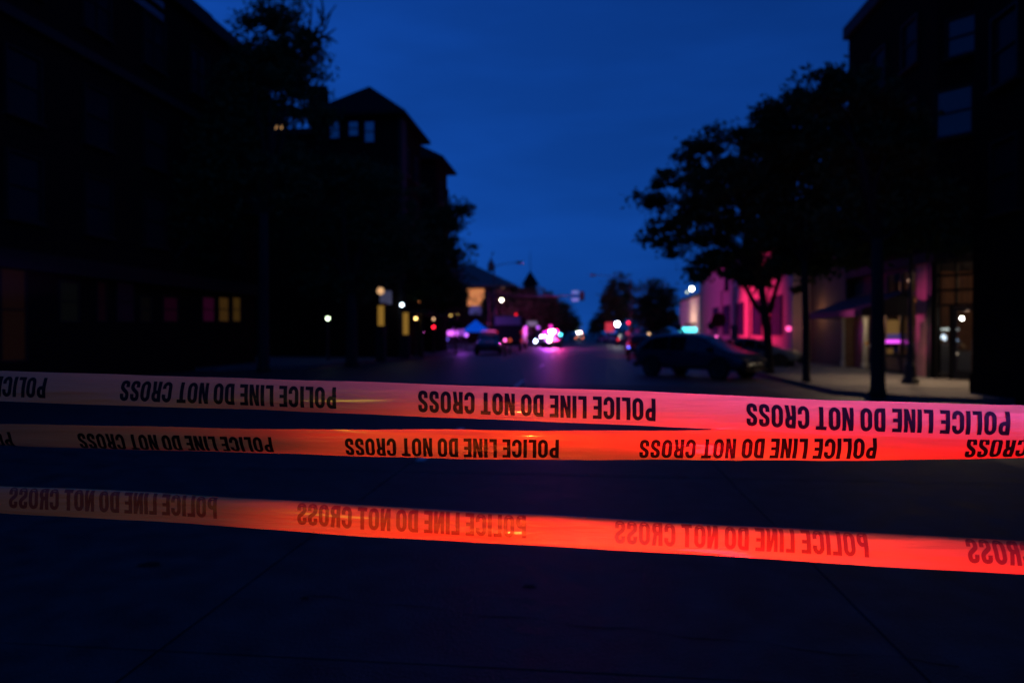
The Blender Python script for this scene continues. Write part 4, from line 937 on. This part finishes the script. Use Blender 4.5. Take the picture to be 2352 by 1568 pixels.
# ------------------------------------------------------------------ emergency lights' throw on the street
pc = at(1268, 780, 77.2)
lamp('POINT', 'roof_red_flasher', (pc[0] + .6, 76.9, 2.15), 1300, (1, .03, .3), size=.12)
lamp('POINT', 'roof_blue_flasher', (pc[0] - .6, 76.9, 2.15), 1200, (.5, .05, 1), size=.12)
lamp('SPOT', 'tree_halo_spot', (pc[0] - .3, 89.5, 2.2), 3000, (.6, .02, .5), aim=(-5.5, 101, 2), size=.2, cone=120, blend=1)  # added spot on the far trees, in place of a halo round the lamps
lamp('SPOT', 'street_flasher', (-5.2, 53.5, 2.1), 24000, (1, .025, .15), aim=(PX, 45.2, 2.2), size=.15, cone=36, blend=.8)
lamp('SPOT', 'street_pink_flasher', (-5.2, 53.5, 2.1), 2600, (.9, .03, .45), aim=(PX, 58, 3), size=.15, cone=50, blend=.8)
lamp('SPOT', 'side_violet_flasher', (-6.0, 52, 2.1), 2600, (.65, .02, .5), aim=(RX, 29.4, 5.2), size=.15, cone=9, blend=.9)
lamp('SPOT', 'side_pink_flasher', (-6.0, 51, 1.9), 24000, (1, .10, .42), aim=(RX, 24.0, 2.3), size=.15, cone=7, blend=.9)
lamp('POINT', 'side_street_flasher', at(1060, 762, 60), 120, (.5, .08, 1), size=.2)

# ------------------------------------------------------------------ trees
def leaf_cloud(ells, n, size, skip=(), seed=0, clump=70, spread=.34):
    g = np.random.default_rng(seed); cents = []; vols = np.array([e[3] * e[4] * e[5] for e in ells]); vols = vols / vols.sum()
    nc = max(10, n // clump)
    while len(cents) < nc:
        e = ells[g.choice(len(ells), p=vols)]; d = g.normal(size=3); d /= np.linalg.norm(d); r = g.uniform(.15, 1) ** .45
        c = np.array(e[:3]) + d * r * np.array(e[3:6]); cents.append(c)
    cents = np.array(cents); cs = g.uniform(.45, 1.35, nc) * spread
    idx = g.integers(0, nc, n); off = g.normal(size=(n, 3)) * cs[idx][:, None] * np.array([1.15, 1.15, .55])
    P = cents[idx] + off
    if skip:
        keep = []
        for p in P:
            x, y = proj(p); keep.append(not any(a <= x <= c and b <= y <= d for a, b, c, d in skip))
        P = P[np.array(keep)]
    n = len(P); sz = g.uniform(.6, 1.3, n) * size
    u = g.normal(size=(n, 3)); u /= np.linalg.norm(u, axis=1)[:, None]; v = np.cross(u, g.normal(size=(n, 3))); v /= np.linalg.norm(v, axis=1)[:, None]
    nn = np.cross(u, v)
    a = P - u * sz[:, None]; b = P + v * (sz * .42)[:, None] + nn * (sz * .10)[:, None]; c = P + u * sz[:, None]; d = P - v * (sz * .42)[:, None] + nn * (sz * .10)[:, None]
    V = np.stack([a, b, c, d], 1).reshape(-1, 3)
    return V, cents
def tree(base, ells_px, Y, label, n=7000, size=.13, trunk_r=.16, m=None, skip=(), seed=1, group=None, branches=14, twigs=None, spread=.34, forks=None):
    root = thing('street_tree', label, 'tree', base, group=group); b0 = np.array(base)
    ells = []
    for px, py, rx, ry in ells_px:
        c = at(px, py, Y); k = Y / F; ells.append((c[0], c[1], c[2], rx * k, (rx + ry) * .45 * k, ry * k))
    V, cents = leaf_cloud(ells, n, size, skip, seed, spread=spread)
    V = V - b0; nq = len(V) // 4
    me = bpy.data.meshes.new('crown'); me.vertices.add(len(V)); me.vertices.foreach_set('co', V.astype(np.float32).ravel())
    me.loops.add(nq * 4); me.loops.foreach_set('vertex_index', np.arange(nq * 4, dtype=np.int32))
    me.polygons.add(nq); me.polygons.foreach_set('loop_start', np.arange(0, nq * 4, 4, dtype=np.int32)); me.polygons.foreach_set('loop_total', np.full(nq, 4, dtype=np.int32))
    me.update(calc_edges=True); me.materials.append(m or leaf)
    o = bpy.data.objects.new('crown', me); col.objects.link(o); o.parent = root; o['kind'] = 'stuff'
    # trunk and limbs
    g = np.random.default_rng(seed + 50); ce = np.array([e[:3] for e in ells]) - b0; mid = ce.mean(0); zlow = min(e[2] - e[5] for e in ells) - b0[2]
    fz = max(1.8, min(zlow + .4, mid[2] * .62)); lean = np.array([mid[0] * .12, mid[1] * .12])
    tb = MB().tube([(0, 0, -.05), (.0, 0, .15), (lean[0] * .3, lean[1] * .3, fz * .5), (lean[0], lean[1], fz)], [trunk_r * 1.35, trunk_r * 1.05, trunk_r * .9, trunk_r * .8], 10)
    tk = tb.build('trunk', bark, root, smooth=True)
    br = MB(); top = np.array([lean[0], lean[1], fz - .05]); rel = cents - b0; order = g.permutation(len(rel))[:branches]
    for k in order:
        e = rel[k]; q1 = top + (e - top) * .35 + np.array([0, 0, .10 * abs(e[2] - top[2])]) + g.normal(size=3) * .12; q2 = top + (e - top) * .7 + g.normal(size=3) * .15
        br.tube([tuple(top), tuple(q1), tuple(q2), tuple(e)], [trunk_r * .55, trunk_r * .33, trunk_r * .18, .012], 6)
    for poly in (forks or []):
        br.tube([tuple(np.array(at(px, py, Y)) - b0) for px, py in poly], [trunk_r * .75 * (1 - .7 * i / len(poly)) for i in range(len(poly))], 7)
    for poly in (twigs or []):
        br.tube([tuple(np.array(at(px, py, Y)) - b0) for px, py in poly], [.075 * (1 - .8 * i / (len(poly) - 1)) + .010 for i in range(len(poly))], 5)
    br.build('branches', bark, root, smooth=True)
    return root
def gb(px, py, z=.12): p = gnd(px, py, z); return (p.x, p.y, z)
tree(gb(1767, 857), [(1560, 450, 85, 75), (1600, 355, 42, 22), (1510, 470, 30, 26), (1655, 300, 30, 30), (1480, 545, 18, 22), (1518, 530, 32, 36), (1545, 590, 42, 28), (1605, 625, 50, 22), (1640, 370, 75, 75), (1660, 480, 120, 110), (1730, 370, 80, 90), (1530, 580, 60, 40), (1720, 600, 120, 55), (1800, 620, 70, 60)], 28.1,
     'leafy street tree nearest the road behind the dark estate car, low forking trunk', n=16000, size=.145, trunk_r=.17, seed=3, branches=24, forks=[[(1767, 735), (1735, 700), (1712, 660), (1690, 600)], [(1767, 720), (1790, 640), (1780, 560)]],
     spread=.23, skip=((1560, 655, 1700, 800),), group='street trees along the right pavement')
tree(gb(1852, 877), [(1800, 290, 60, 65), (1770, 265, 30, 24), (1720, 300, 26, 26), (1835, 225, 32, 24), (1760, 350, 60, 60), (1870, 300, 70, 100), (1840, 430, 90, 100), (1900, 540, 90, 90), (1800, 540, 70, 80)], 23.4,
     'street tree with slender trunk before the brown brick wall', n=17000, size=.13, trunk_r=.12, m=leaf2, seed=5, branches=22, spread=.22, group='street trees along the right pavement')
tree(gb(2016, 904), [(1890, 200, 55, 50), (1905, 165, 28, 20), (1850, 205, 24, 22), (1950, 250, 80, 75), (2010, 350, 90, 100), (2090, 480, 90, 80), (2060, 300, 60, 60), (1980, 500, 100, 90), (2180, 520, 60, 70)], 19.4,
     'street tree with thick dark trunk before the awning', n=18000, size=.115, trunk_r=.17, seed=8, branches=24, spread=.21, skip=((2172, 0, 2260, 235),), group='street trees along the right pavement')
LG = 'street trees along the left pavement'
tree(gb(605, 849), [(700, 185, 38, 34), (715, 262, 50, 36), (560, 205, 60, 50), (610, 55, 50, 42), (555, 45, 24, 24), (570, 90, 34, 30), (650, 20, 50, 40), (660, 110, 72, 60), (600, 150, 62, 55), (645, 205, 62, 48), (705, 115, 32, 24), (630, 260, 60, 40), (560, 300, 80, 90), (600, 420, 120, 110), (480, 420, 90, 110), (700, 220, 20, 12)], 29.1,
     'tallest tree on the left, ragged top with bare twigs against the sky', n=32000, size=.15, trunk_r=.24, seed=12, branches=30, group=LG, spread=.36, skip=((624, 287, 652, 311), (380, 0, 512, 120)),
     twigs=[[(700, 130), (720, 80), (735, 60), (772, 12)], [(720, 80), (745, 70), (760, 30)], [(715, 95), (745, 85), (772, 66)], [(735, 84), (760, 88), (775, 100)], [(700, 120), (712, 60), (718, -10)], [(740, 60), (742, 20), (736, -20)]])
tree(gb(380, 850), [(420, 480, 120, 100), (330, 420, 90, 100), (380, 580, 120, 60), (260, 520, 80, 80)], 28.0, 'dark tree close to the left building front', n=9000, size=.15, trunk_r=.16, m=leaf2, seed=14, group=LG)
tree(gb(808, 838), [(740, 400, 70, 60), (830, 430, 90, 70), (760, 530, 110, 80), (880, 560, 100, 90), (810, 640, 120, 60), (720, 225, 25, 12), (900, 460, 50, 50)], 33.5,
     'dense tree before the pointed roof house, thick trunk', n=13000, size=.15, trunk_r=.30, seed=16, group=LG, skip=((755, 275, 782, 320), (834, 280, 864, 330), (860, 655, 905, 780), (743, 722, 765, 740)))
tree(gb(966, 818), [(1068, 482, 18, 16), (1070, 560, 20, 12), (1050, 590, 26, 18), (985, 560, 75, 75), (1045, 480, 28, 22), (1055, 560, 26, 14), (1030, 500, 30, 30), (1010, 640, 55, 50), (960, 660, 50, 30)], 43.5,
     'tree before the brick wing, ragged branches to the right', n=12000, size=.16, trunk_r=.18, m=leaf2, seed=18, group=LG, skip=((915, 692, 1060, 800),), spread=.32)
tree(gb(1046, 814), [(1040, 690, 28, 45), (1045, 735, 22, 25), (1030, 650, 25, 25)], 47, 'small narrow dark tree at the left kerb', n=4200, size=.15, trunk_r=.07, seed=20, group=LG, skip=((1022, 706, 1066, 740), (1050, 755, 1090, 790)), spread=.26)
tree(gb(1130, 795, .12), [(1135, 690, 22, 40), (1145, 715, 25, 30), (1122, 735, 20, 25)], 80, 'far round tree in front of the orange glowing building', n=3600, size=.24, trunk_r=.2, seed=22, group=LG, skip=((1144, 680, 1160, 698),), spread=.42)
for i, (px, py, rx, ry, Y, lb) in enumerate(((1185, 695, 26, 34, 98, 'far tree right of the yellow white street lamp'), (1222, 700, 26, 38, 104, 'far tree below the church steeple, tinted magenta'),
                                             (1258, 705, 26, 36, 112, 'far magenta tinted tree behind the police roof lights'), (1290, 722, 22, 30, 125, 'far tree under the traffic signal arm'), (1312, 738, 16, 22, 150, 'last small tree on the left where the street vanishes'))):
    b = at(px, 765, Y); tree((b[0], Y, .12), [(px, py, rx, ry), (px - rx * .5, py + ry * .4, rx * .7, ry * .6), (px + rx * .4, py + ry * .6, rx * .6, ry * .5), (px, 748, rx * 1.1, 14)], Y, lb, n=4600, size=.27, trunk_r=.22, seed=30 + i, group='far trees along the left side', spread=.5, branches=8)
for i, (px, py, rx, ry, Y, lb) in enumerate(((1508, 700, 46, 55, 68, 'dense dark tree above the roof of the slanting estate car'), (1422, 685, 32, 55, 110, 'tall far tree above the brightest white lamp'), (1396, 715, 18, 35, 130, 'far tree left of the tall one, right of the street end'),
                                             (1376, 738, 14, 24, 170, 'small far tree near the street end on the right'), (1362, 750, 10, 14, 220, 'tiniest tree at the right of the vanishing street'))):
    b = at(px, 765, Y); tree((max(b[0], 9.9 if Y < 100 else b[0]), Y, .12), [(px, py, rx, ry), (px - rx * .4, py + ry * .6, rx * .8, ry * .6), (px + rx * .3, py + ry * .5, rx * .8, ry * .7)], Y, lb, n=6000 if i < 2 else 2600, size=.20 if i == 0 else .27, trunk_r=.22, seed=40 + i, m=leaf2, group='far trees along the right side', spread=.45, branches=9,
         skip=((1408, 735, 1428, 753), (1436, 732, 1452, 750)))
# far wooded end of the street
fw = MB(); 
V, _ = leaf_cloud([(-9, 260, 6, 8, 30, 7), (15, 260, 5, 5, 30, 6), (-22, 300, 7, 14, 20, 8), (22, 300, 6, 14, 20, 8), (-40, 320, 6, 25, 12, 8), (50, 320, 6, 30, 12, 8)], 9000, .55, seed=77, spread=1.0)
me = bpy.data.meshes.new('far_wood'); me.from_pydata([tuple(v) for v in V], [], [(4 * i, 4 * i + 1, 4 * i + 2, 4 * i + 3) for i in range(len(V) // 4)]); me.materials.append(leaf2)
o = bpy.data.objects.new('far_trees', me); col.objects.link(o); o['kind'] = 'stuff'; o['label'] = 'dark mass of far trees where the street vanishes'
